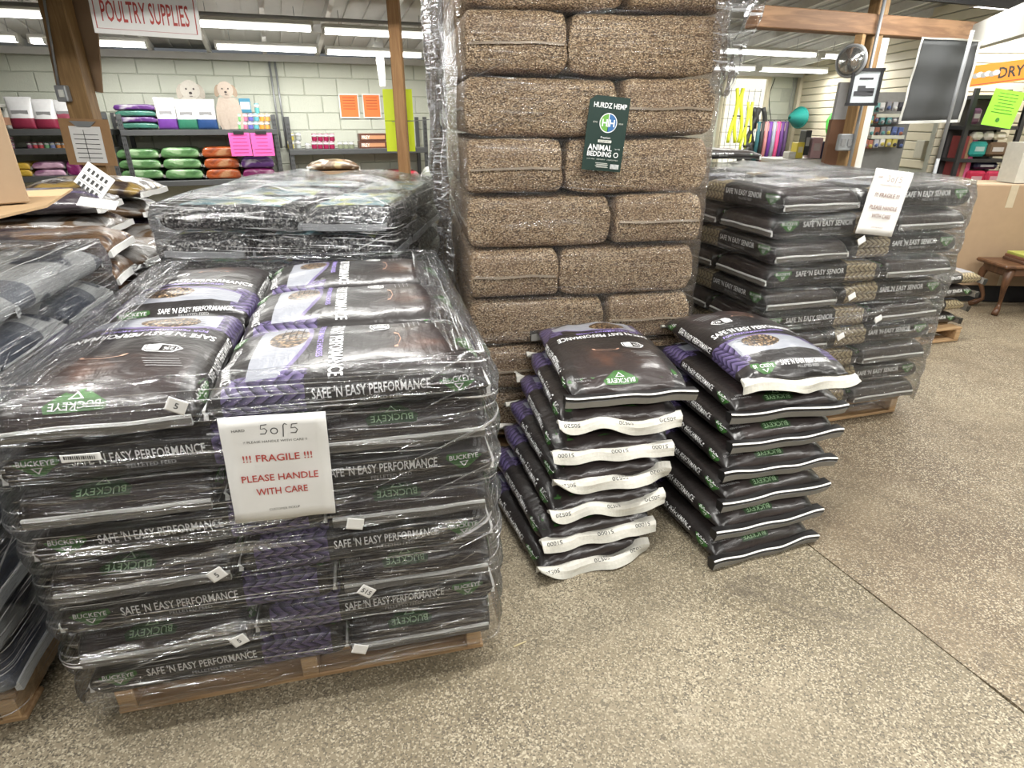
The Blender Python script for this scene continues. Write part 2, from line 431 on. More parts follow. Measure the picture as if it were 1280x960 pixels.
mb = MB(); mb.box((RX0 + .12, (RY0 - 4) / 2 + .3, 1.6), (.16, RY0 + 4.6, 3.2)); mb.build('wall_core', MORTAR, rw)
pl = MB(); pl.box((0, 0, 0), (.025, RY0 - 3.5, .092), bev=.006); plm = pl.me('plank', SIDING)
for i in range(17): link('plank', plm, rw, (RX0 + .02, (RY0 + 3.5) / 2, 1.02 + .1 * i))
tr = MB(); tr.box((RX0 - .01, RY0 - .1, 1.1), (.06, .12, 2.3)); struct('trim_1', tr, SIDING)
mb = MB(); mb.box((-8.9, 5.5, 1.5), (.2, 19, 3)); struct('wall_left', mb, WHITEP)
mb = MB(); mb.box((1.5, -3.9, 1.5), (21, .2, 3)); struct('wall_rear', mb, WHITEP)
# lean-to roof
ceil = empty('ceiling', (0, 0, 0)); ceil['kind'] = 'structure'
CS1 = s1w + 2
sl = math.atan(SL); dlen = 5.1
RM = MW @ Matrix.Rotation(-sl, 3, 'X')
def cz(d): return WTOP + .10 + SL * d
mb = MB(); mb.box(wf((s0w + CS1) / 2, 2.5, cz(2.5) + .02), (CS1 - s0w, dlen + .3, .02), RM); mb.build('roof_sheet', CEILP, ceil)
rib = MB(); rib.box((0, 0, 0), (.03, dlen, .022)); ribm = rib.me('sheet_rib', CEILP)
joi = MB(); joi.box((0, 0, 0), (.045, dlen, .09)); joim = joi.me('rafter', plain((.66, .66, .64), .6, name='white_rafter'))
i = 0; s_ = s0w + .2
while s_ < CS1:
    o = link('rafter' if i % 3 == 0 else 'sheet_rib', joim if i % 3 == 0 else ribm, ceil, wf(s_, 2.5, cz(2.5) - (.04 if i % 3 == 0 else .0))); o.rotation_euler = RM.to_euler(); s_ += .2; i += 1
pur = MB(); pur.box((0, 0, 0), (CS1 - s0w, .05, .07)); purm = pur.me('purlin', CEILP)
for d in (.12, 1.45, 2.7, 4.0):
    o = link('purlin', purm, ceil, wf((s0w + CS1) / 2, d, cz(d) - .12)); o.rotation_euler = (0, 0, WA)
# dark ceiling over the near part
mb = MB(); mb.box(wf(1.5, 8.8, 2.62), (22, 7.6, .05), MW); mb.build('dark_ceiling_panel', BLACKC, ceil)
mb = MB(); mb.box(wf((s0w + s1w) / 2 + 1, 5.06, 2.46), (18, .04, .36), MW); mb.build('dark_fascia', BLACKC, ceil)
# brown timber beam on the right
b0 = wf(0, 5.0, 0)
pb0 = onplane(940, 22, b0, WN); pb1 = onplane(1212, 40, b0, WN)
cb = (pb0 + pb1) / 2; mb = MB(); mb.box((0, 0, 0), ((pb1 - pb0).length, .12, .125), bev=.006)
o = mb.build('timber_beam', BEAMW, None, loc=cb, rot=(0, 0, WA)); tag(o, kind='structure'); o.name = 'trim_2'
q0 = at(1213, 45, 4.9); q1 = at(1300, 12, 3.4)
mb = MB(); dq = (q1 - q0); hz = Vector((dq.x, dq.y, 0)).normalized()
mb.slab([q0 + Vector((0, 0, .07)), q1 + Vector((0, 0, .07)), q1 - Vector((0, 0, .09)), q0 - Vector((0, 0, .09))], (.08, .04, 0)); struct('trim_3', mb, WHITEP)

# fluorescent fixtures
TUBE = emis((1, .99, .95), 9.0)
def fixture(p, length, label, watts, sag=0.0, ang=WA, hang=.12):
    r = empty('fluorescent_light', p, ang, label, 'ceiling light')
    mb = MB(); mb.box((0, 0, .045), (length, .11, .04), bev=.01); mb.build('housing', WHITEP, r)
    for y in (-.035, .035):
        m_ = MB(); m_.tube([(-length / 2 + .03, y, 0), (length / 2 - .03, y, 0)], .016, 10); m_.build('tube', TUBE, r, True)
    for x in (-1, 1):
        m_ = MB(); m_.box((x * (length / 2 - .015), 0, .005), (.02, .11, .045)); m_.build('end_socket', WHITEP, r)
        m_ = MB(); m_.tube([(x * length * .35, 0, .06), (x * length * .35, 0, .06 + hang)], .003, 6); m_.build('hanger', GALV, r)
    if watts:
        l = bpy.data.lights.new('tube_light', 'AREA'); l.shape = 'RECTANGLE'; l.size = length * .95; l.size_y = .10; l.energy = watts; l.color = (1, .985, .94)
        lo = bpy.data.objects.new('tube_light', l); C.objects.link(lo); lo.parent = r; lo.location = (0, 0, -.03)
    return r
def fix_px(u0, v0, u1, v1, d, label, watts, hang=.12):
    a = wallpt(u0, v0, d); b = wallpt(u1, v1, d); c = (a + b) / 2; z = c.z
    L_ = (Vector((b.x, b.y)) - Vector((a.x, a.y))).length
    return fixture(Vector((c.x, c.y, z)), L_, label, watts, hang=hang)
fix_px(-120, 12, 58, 20, 2.0, 'bright twin-tube light at the far left edge, nearer row', 0)
fix_px(84, 22, 232, 29, 2.0, 'bright twin-tube light behind the poultry sign, nearer row', TUBE_W)
fix_px(234, 29, 392, 38, 2.0, 'bright twin-tube light right of the poultry sign, nearer row', TUBE_W)
fix_px(402, 39, 545, 47, 2.0, 'bright twin-tube light left of the hemp stack, nearer row', TUBE_W)
fix_px(-60, 47, 26, 51, 1.0, 'dimmer-looking tube light at the far left, row by the wall', 0)
fix_px(36, 52, 60, 53, 1.0, 'short visible tube light left of the timber post, row by the wall', 0)
fix_px(112, 54, 186, 58, 1.0, 'tube light right of the timber post, row by the wall', TUBE_W)
fix_px(268, 58, 398, 65, 1.0, 'tube light above the puppy cutouts, row by the wall', TUBE_W)
fix_px(406, 65, 528, 71, 1.0, 'tube light above the orange notices, row by the wall', TUBE_W)
fix_px(850, 62, 1018, 70, 2.0, 'nearer tube light right of the hemp stack', TUBE_W)
fix_px(1026, 70, 1118, 76, 2.0, 'nearer tube light behind the right timber post', TUBE_W)
fix_px(848, 84, 942, 87, 1.0, 'farther tube light touching the hemp stack edge', TUBE_W)
fix_px(948, 87, 1032, 91, 1.0, 'farther tube light by the right-hand corner', TUBE_W)
pz = at(1226, 4, 5.6); fixture(Vector((pz.x + .55, pz.y + .25, pz.z)), 1.22, 'tube light on the black ceiling at the top right', TUBE_W, hang=.05)
for d in (5.7, 7.4, 9.4):
    for s_ in (-1.6, .4, 2.4, 4.4, 6.4):
        p = wf(s_ + (d - 5) * .35, d, 2.46)
        if abs(p.x) < 6 and p.y > -3.3: fixture(p, 1.22, 'twin-tube light on the dark ceiling above the aisle', MAIN_W, hang=.04)['group'] = 'lights over the aisle above the view'
# pipes
mb = MB(); mb.tube([wallpt(-40, 2, 2.9), wallpt(560, 32, 2.9)], .014, 8); tag(mb.build('conduit', GALV, None, True), 'thin grey conduit running under the roof above the tube lights', 'pipe')
for k, du in enumerate((0, 7)):
    a = wallpt(336 + du, 75, .04); b = wallpt(347 + du, 185, .04); mb = MB(); b.x = a.x; b.y = a.y
    mb.tube([a, b], .013, 8); tag(mb.build('conduit', GALV, None, True), ('left' if k == 0 else 'right') + ' of two vertical conduits on the block wall', 'pipe', 'vertical conduits on the block wall')
mb = MB(); mb.tube([wallpt(-10, 63, .04), wallpt(560, 76, .04)], .01, 8); tag(mb.build('conduit', GALV, None, True), 'horizontal conduit along the top of the block wall', 'pipe')

# timber posts
def post(u, v, Y, w_, d_, top, mat, label, rz=0):
    p = at(u, v, Y); mb = MB(); mb.box((0, 0, top / 2), (w_, d_, top), bev=.006)
    return tag(mb.build('timber_post', mat, None, loc=(p.x, p.y, 0), rot=(0, 0, rz)), label, 'post')
p1 = post(119, 190, 4.55, .15, .13, 2.6, POSTW, 'thick brown timber post carrying the clipboard at left', .12)
p2 = post(505, 200, 4.55, .075, .09, 2.6, POSTW2, 'slim orange-brown timber post in front of the yellow poster')
PB = at(119, 190, 4.55)
def board(name, pts_px, Y, t, mat, label, cat, parent=None):
    mb = MB(); mb.slab([at(u, v, Y) for u, v in pts_px][::-1], (0, t, 0)); o = mb.build(name, mat, parent)
    return tag(o, label, cat) if parent is None else o
board('panel_board', [(46, -10), (82, -10), (100, 116), (72, 116)], 4.68, .012, CARD2, 'brown board fixed behind the timber post, left side', 'board')
board('panel_board', [(82, -10), (118, -10), (128, 116), (104, 112)], 4.66, .012, CARD2, 'brown board fixed behind the timber post, right side', 'board')
r = empty('switch_box', at(79, 117, 4.45), 0, 'small metal light switch box beside the timber post', 'switch'); mb = MB(); mb.box((0, 0, 0), (.075, .05, .10), bev=.006); mb.build('box_body', GALV, r); mb = MB(); mb.box((.008, -.03, 0), (.028, .012, .045)); mb.build('rocker', WHITEP, r)
mb = MB(); mb.tube([at(74, 112, 4.46), at(55, 0, 4.46)], .008); tag(mb.build('conduit', GALV, None, True), 'thin conduit running up the left post from the switch box', 'pipe')
# clipboard
def sheet(name, label, cat, c, w_, h_, mat, shapes, mats, rz=0, roll=0, tilt=0, parent=None, t=.003, kids=None, group=None):
    """upright board facing -Y in its own frame"""
    r = empty(name, c, 0, label, cat, group); Mx = Matrix.Rotation(rz, 3, 'Z') @ Matrix.Rotation(PI / 2 + tilt, 3, 'X') @ Matrix.Rotation(roll, 3, 'Z'); r.rotation_euler = Mx.to_euler()
    mb = MB(); mb.box((0, 0, -t / 2), (w_, h_, t)); mb.build(kids or 'sheet', mat, r)
    if shapes: flat('print', shapes, Matrix.Identity(4), mats, r)
    return r
def lines(w_, h_, n_, x0=0, top=.4, bot=-.35, th=.004, vary=True):
    o = []
    for i in range(n_):
        ln = w_ * (.7 if not vary else random.uniform(.45, .8)); y = h_ * (top + (bot - top) * i / max(1, n_ - 1))
        o.append((bar(x0, y, ln, th), 1))
    return o
cbp = at(110, 178, 4.462)
r = sheet('clipboard', 'brown clipboard with a white form hung on the left post', 'clipboard', cbp, .34, .30, plain((.33, .19, .09), .7), None, None, roll=-.03, kids='backing_board', t=.008)
mb = MB(); mb.box((.0, -.015, .003), (.215, .235, .002)); mb.build('paper_form', PAPER, r)
mb = MB(); mb.slab([(-.09, .135, .004), (.09, .135, .004), (.045, .10, .004), (-.045, .10, .004)], (0, 0, .008)); mb.build('spring_clip', GALV, r)
flat('form_print', [(bar(0, .05 - .03 * k, .17, .004), 0) for k in range(6)] + [(bar(-.01, -.02, .004, .2), 0)], Matrix.Translation((0, 0, .0045)), [BLACKINK], r)
# poultry sign
sgp = at(181, 8, 4.0)
RB = [(-.275, -.135), (.275, -.135), (.275, .045), (-.275, .045)]
sheet('hanging_sign', 'white hanging sign reading POULTRY SUPPLIES in red', 'sign', sgp + Vector((-.005, 0, .01)), .585, .32, PAPER,
      [(shift(text2d('POULTRY SUPPLIES', .108, .475, .008, 0), 0, -.045), 0), (ring2d(RB, .02), 0), (bar(.17, .075, .012, .02), 0)], [REDINK], rz=.12, roll=-.05, t=.01, kids='sign_board')

# ------------------------------------------------------------ bags
def body_mesh(name, L, W, T, p, seed, mats, n=3.4, wr=.003, NX=40, NS=44, zflat=True, crown=0.0, endw=.0):
    V = []; F = []; I = []
    q = NS // 4; per = []
    for i in range(q): per.append((1, -1 + 2 * i / q))
    for i in range(q): per.append((1 - 2 * i / q, 1))
    for i in range(q): per.append((-1, 1 - 2 * i / q))
    for i in range(q): per.append((-1 + 2 * i / q, -1))
    NS = len(per)
    for i in range(NX + 1):
        s_ = -1 + 2 * i / NX; t = math.copysign(1 - (1 - abs(s_)) ** 1.7, s_); x = t * L / 2
        b = T / 2 * max(0.0, 1 - abs(t) ** p) ** .45; b = max(b, .004); a = W / 2 * (1 - .05 * abs(t) ** 6 + endw * abs(t) ** 10)
        for (qy, qz) in per:
            qq = (qy, qz); r = (abs(qy) ** n + abs(qz) ** n) ** (-1 / n)
            y = qy * r * a; z = qz * r * b
            if crown and z > 0: z += crown * (1 - (y / a) ** 2) * (1 - t * t)
            pp = Vector((x * 7, y * 9, z * 9 + seed * 3.1)); e = abs(t) ** 4
            d = noise.noise(pp) * wr + noise.noise(Vector((x * 5, y * 34 + seed, z * 30))) * wr * (.25 + 1.6 * e) + noise.noise(Vector((x * 22 + seed, y * 22, z * 22))) * wr * .5
            nv = Vector((0, y / a / a, z / b / b if b > .01 else z / .0001)); nv = nv.normalized() if nv.length > 0 else Vector((0, 0, 1))
            v = Vector((x, y, z - (T * .12) * e)) + nv * d * (1 if b > .01 else .3)
            if zflat: v.z = max(-T / 2 + .0005, min(T / 2 - .0005 + crown, v.z))
            else: v.z = max(-T / 2 + .0005, v.z)
            V.append(v)
    for i in range(NX):
        for j in range(NS):
            F.append((i * NS + j, i * NS + (j + 1) % NS, (i + 1) * NS + (j + 1) % NS, (i + 1) * NS + j))
            y0 = per[j]; y1 = per[(j + 1) % NS]; my = (y0[0] + y1[0]) / 2; mz = (y0[1] + y1[1]) / 2
            I.append(1 if abs(my) > .93 and abs(mz) <= 1 and abs(mz) < .999 else 0)
    F.append(tuple(range(NS))[::-1]); F.append(tuple(NX * NS + j for j in range(NS))); I += [0, 0]
    F = [tuple(reversed(f)) for f in F]
    return mesh(name, V, F, mats, I, True)
def ribbon(name, prof, mats_i, mats, x0, W, seed, sgn=1, flut=.008, flare=.0, N=26, twist=0.0):
    """closed section prof [(dx,dz)] swept along y at the bag end"""
    V = []; F = []; I = []; k = len(prof)
    for i in range(N + 1):
        y = -W / 2 + W * i / N; e = abs(2 * y / W) ** 6
        fx = noise.noise(Vector((y * 9, seed * 1.7, 0))) * flut * .8; fz = noise.noise(Vector((y * 8, seed * 2.3, 5))) * flut
        tw = twist * (noise.noise(Vector((y * 7, seed, 9))) * 1.2 + (e * (1.0 if y * (1 if seed % 2 else -1) > 0 else -.6)))
        c_, s_ = math.cos(tw), math.sin(tw)
        for dx, dz in prof:
            rx = dx * c_ - dz * s_; rz = dx * s_ + dz * c_
            V.append((sgn * (x0 + rx + fx), y * (1 + flare), rz + fz))
    for i in range(N):
        for j in range(k):
            j2 = (j + 1) % k; f = (i * k + j, i * k + j2, (i + 1) * k + j2, (i + 1) * k + j)
            F.append(f if sgn < 0 else f[::-1]); I.append(mats_i[j])
    F.append(tuple(range(k))); F.append(tuple(N * k + j for j in range(k))); I += [mats_i[0]] * 2
    return mesh(name, V, F, mats, I)
def logo_shapes(s=1.0, txt='BUCKEYE'):
    dia = poly2d([(-.055 * s, .004 * s), (-.05 * s, .02 * s), (.05 * s, .02 * s), (.055 * s, .004 * s), (.012 * s, -.032 * s), (-.012 * s, -.032 * s)], .02)
    tri = ring2d([(-.014 * s, -.008 * s), (.014 * s, -.008 * s), (0, -.026 * s)], .35)
    return [(dia, 0), (shift(text2d(txt, .016 * s, .088 * s, .004), 0, .006 * s), 1), (tri, 1)]
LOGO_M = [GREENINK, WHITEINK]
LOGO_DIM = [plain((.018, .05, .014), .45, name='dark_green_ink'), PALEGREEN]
def lettering(words, sub, sc=1.0):
    return [(shift(text2d(words, .026 * sc, .27 * sc, .012), 0, .008 * sc), 0), (shift(text2d(sub, .010 * sc, .10 * sc, .004), .02 * sc, -.018 * sc), 1)]
def badge_shapes():
    hx = [(-.045, -.008), (-.03, .022), (.03, .022), (.045, .008), (.045, -.012), (.0, -.03), (-.03, -.022)]
    hx = [(-.045, 0), (-.025, .025), (.032, .025), (.045, .012), (.045, -.016), (.012, -.028), (-.025, -.025)]
    return [(ring2d(hx, .12), 0), (shift(text2d('12%', .018, .03, .01), -.016, .002), 0), (shift(text2d('FAT', .006, .014, .0), -.016, -.014), 0),
            (poly2d([(.006, -.021), (.034, -.016), (.038, .008), (.03, .019), (.006, .019)], .02), 0),
            (shift(text2d('FIXED', .005, .022, .0), .02, .010), 1), (shift(text2d('FORMULA', .005, .024, .0), .02, .0), 1), (shift(text2d('FEED', .005, .02, .0), .02, -.01), 1)]
def make_bag(kind, L, W, T, p, seed, style, top=False, crown=0.0, n=3.4, wr=.003, zflat=True, ends=(1, 1)):
    """returns list of (name, mesh, label)"""
    X, Y, Z = Vector((1, 0, 0)), Vector((0, 1, 0)), Vector((0, 0, 1))
    mats = {'perf': [PERF_TOP, PERF_SIDE], 'snr': [SNR_TOP, SNR_SIDE]}[kind]
    me = body_mesh('bag_body', L, W, T, p, seed, mats, n, wr, zflat=zflat, crown=crown)
    bvh = BVHTree.FromPolygons([v.co for v in me.vertices], [tuple(f.vertices) for f in me.polygons])
    out = [('bag_body', me, None)]
    words = "SAFE 'N EASY PERFORMANCE" if kind == 'perf' else "SAFE 'N EASY SENIOR"
    sc = min(1.0, T / .10)
    def mk(name, groups, mats, label):
        V = []; F = []; I = []
        for sh, o, r, u, nn, base in groups:
            v, f, i = project(sh, bvh, o, r, u, nn); k = len(V); V += v; F += [tuple(k + a for a in q) for q in f]; I += [a + base for a in i]
        if F: out.append((name, mesh(name, V, F, mats, I), label))
    for s, r, nn in ((-1, X, -Y), (1, -X, Y)):
        mk('lettering', [(lettering(words, 'PELLETED FEED', sc), (.045, 0, .006), r, Z, nn, 0)], [WHITEINK, GREYINK], 'white lettering on the long side')
        mk('logo', [(logo_shapes(.85 * sc), (L * .385, 0, .012), r, Z, nn, 0)], LOGO_M, 'green diamond logo on the long side')
    # logo turned over the upper end, upside down for someone at that end
    if ends[0]:
        nn = (X * .75 + Z * .66).normalized(); u = (X * .66 - Z * .75).normalized() * 1.0
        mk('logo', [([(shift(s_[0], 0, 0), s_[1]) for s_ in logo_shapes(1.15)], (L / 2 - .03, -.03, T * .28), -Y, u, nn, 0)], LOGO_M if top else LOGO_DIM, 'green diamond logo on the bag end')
        small = [(shift(text2d('FULL FORMULA FEED', .007, .07, 0), .14, -.002), 0), (shift(text2d('HORSES', .007, .04, 0), .14, -.014), 0)]
        mk('fine_print', [(small, (L / 2 - .03, -.03, T * .28), -Y, u, nn, 0)], [GREYINK], None)
    if ends[1]:
        nn = (-X * .8 + Z * .6).normalized(); u = (X * .6 + Z * .8).normalized()
        sh = [(shift(text2d(words, .022, .215, .012), .022, .012), 0), (shift(text2d('PELLETED FEED', .010, .09, .004), .02, -.010), 1)]
        mk('lettering', [(sh, (-L / 2 + .035, -.03, T * .25), -Y, u, nn, 0)], [WHITEINK, GREYINK], 'white lettering across the bag end')
        mk('logo', [(logo_shapes(.9), (-L / 2 + .035, .125, T * .25), -Y, u, nn, 0)], LOGO_M, 'green diamond logo on the bag end')
    if top:
        sh = [(shift(text2d("SAFE 'N EASY PERFORMANCE" if kind == 'perf' else words, .036, .37, .014), 0, -.035), 0),
              (shift(text2d('FOR PERFORMANCE HORSES', .015, .26, .006), -.03, -.075), 1)]
        mk('lettering', [(sh, (0, 0, 0), -Y, X, Z, 0)], [WHITEINK, PURPINK], 'large white lettering across the front panel')
        mk('badge', [(badge_shapes(), (.075, .09, 0), -Y, X, Z, 0)], [WHITEINK, BLACKINK], 'white six-sided badge reading 12%')
        rows = [(shift(poly2d([(-.04, -.0012), (.04, -.0012), (.04, .0012), (-.04, .0012)]), -.10 - .006 * k, .05 + .014 * k), 0) for k in range(4)]
        bl = [(shift(poly2d([(-.05, -.001), (.05, -.001), (.05, .001), (-.05, .001)]), -.09, -.125 - .016 * k), 2) for k in range(4)]
        lp = [(-.055, .0), (-.045, .012), (.0, .016), (.05, .006), (.055, -.004), (.02, .002), (-.02, .003)]
        mk('fine_print', [(rows, (.09, 0, 0), -Y, X, Z, 0), (bl, (0, 0, 0), -Y, X, Z, 0), ([(ring2d(lp, .2), 1)], (.11, -.03, 0), -Y, X, Z, 0)], [GREYINK, TAN, BLACKINK], None)
    z0 = -T * .14
    for s in (1, -1):
        if style == 'pressed':
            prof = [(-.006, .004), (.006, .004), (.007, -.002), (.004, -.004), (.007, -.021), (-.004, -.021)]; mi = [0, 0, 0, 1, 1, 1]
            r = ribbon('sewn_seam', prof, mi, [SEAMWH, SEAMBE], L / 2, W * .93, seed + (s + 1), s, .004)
        elif style == 'flap':
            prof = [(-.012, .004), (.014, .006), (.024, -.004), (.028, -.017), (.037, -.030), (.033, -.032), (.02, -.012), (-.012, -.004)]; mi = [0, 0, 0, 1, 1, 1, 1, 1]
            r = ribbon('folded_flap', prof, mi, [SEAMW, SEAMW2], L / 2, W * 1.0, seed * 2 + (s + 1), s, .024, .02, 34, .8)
        else:
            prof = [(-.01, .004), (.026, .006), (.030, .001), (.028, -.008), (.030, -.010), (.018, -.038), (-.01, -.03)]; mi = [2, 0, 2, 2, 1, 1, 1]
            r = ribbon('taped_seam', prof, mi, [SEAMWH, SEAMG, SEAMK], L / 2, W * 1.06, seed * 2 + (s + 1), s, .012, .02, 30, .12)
        me = r
        for v in me.vertices: v.co.z += z0
        out.append((me.name.split('.')[0], me, None))
        if style == 'flap' and s == 1:
            num = random.choice(['50520', '51000', '50510'])
            dd = (X * .45 + Z * .89)
            bv = BVHTree.FromPolygons([v.co for v in me.vertices], [tuple(f.vertices) for f in me.polygons])
            nn = Vector((.75, 0, .66)); u = Vector((.66, 0, -.75))
            V = []; F = []; I = []
            for yy in (-W * .40, .02, W * .38):
                v, f, i = project([(text2d(num, .015, .06, .006), 0)], bv, (L / 2 + .018, yy, z0 - .002), -Y, u, nn, .0012)
                k = len(V); V += v; F += [tuple(k + a for a in q) for q in f]; I += i
            if F: out.append(('stamped_number', mesh('stamped_number', V, F, [BLACKINK], I), None))
    return out
SEAMW2 = plain((.47, .455, .40), .6, .4, 60, name='seam_paper_under')
def put_thing(name, parts, loc, rz, label, cat, group, tilt=(0, 0)):
    r = empty(name, loc, rz, label, cat, group); r.rotation_euler = (tilt[0], tilt[1], rz)
    for nm, me, lab in parts:
        c = link(nm, me, r)
        if lab: c['label'] = lab
    return r
ORD = ['top', 'second', 'third', 'fourth', 'fifth', 'sixth', 'seventh', 'eighth', 'ninth', 'tenth']
def layername(k, n):   # k counted from the top, 0-based
    if k == 0: return 'top layer'
    if k == n - 1: return 'bottom layer'
    return ORD[k] + ' layer from the top'

# ------------------------------------------------------------ pallets
def make_pallet(loc, rz, w_, d_, label):
    r = empty('wooden_pallet', loc, rz, label, 'pallet')
    dk = MB(); dk.box((0, 0, 0), (w_, .095, .016), bev=.003); dkm = dk.me('deck_board', PALLET)
    bo = MB(); bo.box((0, 0, 0), (w_, .10, .016), bev=.003); bom = bo.me('bottom_board', PALLET)
    st = MB(); st.box((0, 0, 0), (.045, d_, .072), bev=.003); stm = st.me('stringer', PALLET)
    for i in range(8): link('deck_board', dkm, r, (0, -d_ / 2 + .05 + (d_ - .1) * i / 7, .099))
    for x in (-w_ / 2 + .03, 0, w_ / 2 - .03): link('stringer', stm, r, (x, 0, .0535))
    for i in range(4): link('bottom_board', bom, r, (0, -d_ / 2 + .055 + (d_ - .11) * i / 3, .009))
    return r

# ------------------------------------------------------------ film shells
def film(loc, rz, w_, d_, z0, z1, T, mat, label, flange=(.05,) * 4, cap=0.0, hump=0.0, seed=0, pinch=.010, rough=.006, rad=.05, waver=.0, taper=0.0, name='stretch_wrap'):
    """w_,d_ outer size; flange = inward turn on front,right,back,left"""
    hx, hy = w_ / 2, d_ / 2; step = .024; P = []
    def seg(a, b, n_):
        L_ = (Vector(b) - Vector(a)).length; k = max(1, int(L_ / step))
        for i in range(k): P.append((Vector(a).lerp(Vector(b), i / k), Vector(n_)))
    def arc(c, a0):
        for i in range(6):
            a = a0 + PI / 2 * i / 6; nn = Vector((math.cos(a), math.sin(a))); P.append((Vector(c) + nn * rad, nn))
    seg((-hx + rad, -hy), (hx - rad, -hy), (0, -1)); arc((hx - rad, -hy + rad), -PI / 2)
    seg((hx, -hy + rad), (hx, hy - rad), (1, 0)); arc((hx - rad, hy - rad), 0)
    seg((hx - rad, hy), (-hx + rad, hy), (0, 1)); arc((-hx + rad, hy - rad), PI / 2)
    seg((-hx, hy - rad), (-hx, -hy + rad), (-1, 0)); arc((-hx + rad, -hy + rad), PI)
    N = len(P); V = []; F = []; UVs = []; us = [0.0]
    for i in range(N): us.append(us[-1] + (P[(i + 1) % N][0] - P[i][0]).length)
    rows = []
    M = max(6, int((z1 - z0) / .013)) if T > 0 else 30
    for r in range(M + 1): rows.append(('s', r / M))
    KF = 14 if cap else 6
    for r in range(1, KF + 1): rows.append(('f', r / KF))
    for ty, t in rows:
        for i in range(N + 1):
            p, nn = P[i % N]; u = us[i]
            if ty == 's':
                z = z0 + (z1 - z0) * t; ph = (z - .11) / T
                bul = abs(math.sin(PI * ph)) ** .6 * pinch
                ns = noise.noise(Vector((p.x * 2.2 + seed, p.y * 2.2, z * 22))) * rough + noise.noise(Vector((p.x * 5, p.y * 5 + seed, z * 5))) * waver
                edge = 0 if t < .93 else -(t - .93) / .07 * .014
                q = p + nn * (bul + ns + edge - taper * (1 - t)); zz = z; vv = z
                if t == 0: zz += noise.noise(Vector((p.x * 7, p.y * 7, seed))) * .012
            else:
                wf_ = [max(0, -nn.y), max(0, nn.x), max(0, nn.y), max(0, -nn.x)]; sm = sum(wf_)
                if cap:
                    k = 1 - t; q = Vector((p.x * k, p.y * k)) + nn * (-.014) * k
                    zz = z1 + cap * math.sin(t * PI / 2) ** .7 * (1 - hump + hump * abs(math.sin(PI * q.x / hx)) ** .6) + noise.noise(Vector((q.x * 4 + seed, q.y * 4, 2))) * .03 * min(1, t * 4)
                    vv = z1 + t * hy
                else:
                    fl = sum(a * b for a, b in zip(wf_, flange)) / sm
                    fl *= 1 + .35 * noise.noise(Vector((p.x * 3 + seed, p.y * 3, 4)))
                    q = p - nn * (.014 + fl * t); zz = z1 + .012 * math.sin(t * PI * .8) + noise.noise(Vector((q.x * 14 + seed, q.y * 14, 2))) * .006
                    vv = z1 + t * fl
            V.append((q.x, q.y, zz)); UVs.append((u, vv))
    for r in range(len(rows) - 1):
        for i in range(N):
            a = r * (N + 1) + i; F.append((a, a + 1, a + N + 2, a + N + 1))
    o = link(name, mesh(name, V, F, mat, None, True, UVs), None, loc, (0, 0, rz))
    return tag(o, label, 'stretch wrap')

# generic 5-block layers. returns (localx, localy, rot, isfront, side) with front two first
def five(L, W, typ):
    tw = L + W + .01; xl = -tw / 2 + W / 2; xr = tw / 2 - L / 2; o = []
    gy = W + .015
    if typ == 'A':
        o = [(xl, -L / 2 - .005, -PI / 2, 'left'), (xr, -gy, 0, 'right'), (xl, L / 2 + .005, PI / 2, 'left back'), (xr, 0, 0, 'right middle'), (xr, gy, 0, 'right back')]
    else:
        o = [(-xr, -gy, PI, 'left'), (-xl, -L / 2 - .005, -PI / 2, 'right'), (-xr, 0, PI, 'left middle'), (-xl, L / 2 + .005, PI / 2, 'right back'), (-xr, gy, PI, 'left back')]
    return o
def stack(base, rz, L, W, T, nl, variants, topvars, name, cat, what, where, hidden, first='A', jit=.005, firstlayer=0, facing=None):
    Rm = Rz(rz); outl = []
    for k in range(nl):                      # k=0 bottom
        kt = nl - 1 - k; typ = first if kt % 2 == 0 else ('B' if first == 'A' else 'A')
        for j, (x, y, a, side) in enumerate(five(L, W, typ)):
            vs = topvars if kt == 0 and topvars else variants
            p = Rm @ Vector((x + random.uniform(-jit, jit), y + random.uniform(-jit, jit), 0))
            loc = (base[0] + p.x, base[1] + p.y, .11 + T * (k + .5))
            vis = j < 2 or kt == 0
            if vis:
                face = ('end forward' if (a == -PI / 2 or a == PI / 2) else 'side forward')
                if callable(what): lab = what(kt, side, face, nl)
                else: lab = f'{what}, {face}, {layername(kt, nl)}, {side} position, {where}'
                g = name.replace('_', ' ') + 's ' + where
            else: lab = hidden; g = hidden
            outl.append(put_thing(name, random.choice(vs), loc, rz + a + random.uniform(-.008, .008), lab, cat, g))
    return outl

# ===== front pallet of performance feed
FPC = Vector((-.722, 1.83, 0)); FPR = math.radians(13)
pv = [make_bag('perf', .645, .418, .106, 16, s, 'pressed', wr=.0035, n=6) for s in (1, 2, 3)]
pt = [make_bag('perf', .645, .418, .104, 10, s, 'pressed', top=True, wr=.005, n=3.4, crown=.018, zflat=False) for s in (4, 5)]
make_pallet(FPC, FPR, 1.02, 1.22, 'pine pallet under the wrapped front stack of performance feed')
LW = {'left': 'left half', 'right': 'right half', 'left back': 'left rear', 'right middle': 'right middle', 'right back': 'right rear', 'left middle': 'left middle'}
def whatf(kt, side, face, nl):
    return f'black feed bag, {face}, {layername(kt, nl)}, {LW[side]}, front pallet'
stack(FPC, FPR, .645, .42, .1075, 8, pv, pt, 'feed_bag', 'feed bag', whatf, 'on the wrapped front pallet', 'black feed bag at the back of the wrapped front pallet, hidden behind the front bags')
film(FPC, FPR, 1.10, 1.333, .095, .985, .1075, FILM, 'clear shiny stretch wrap around the large front stack of performance feed', (.03, .10, .06, .14), seed=1, waver=.005, pinch=.018, rough=.008)

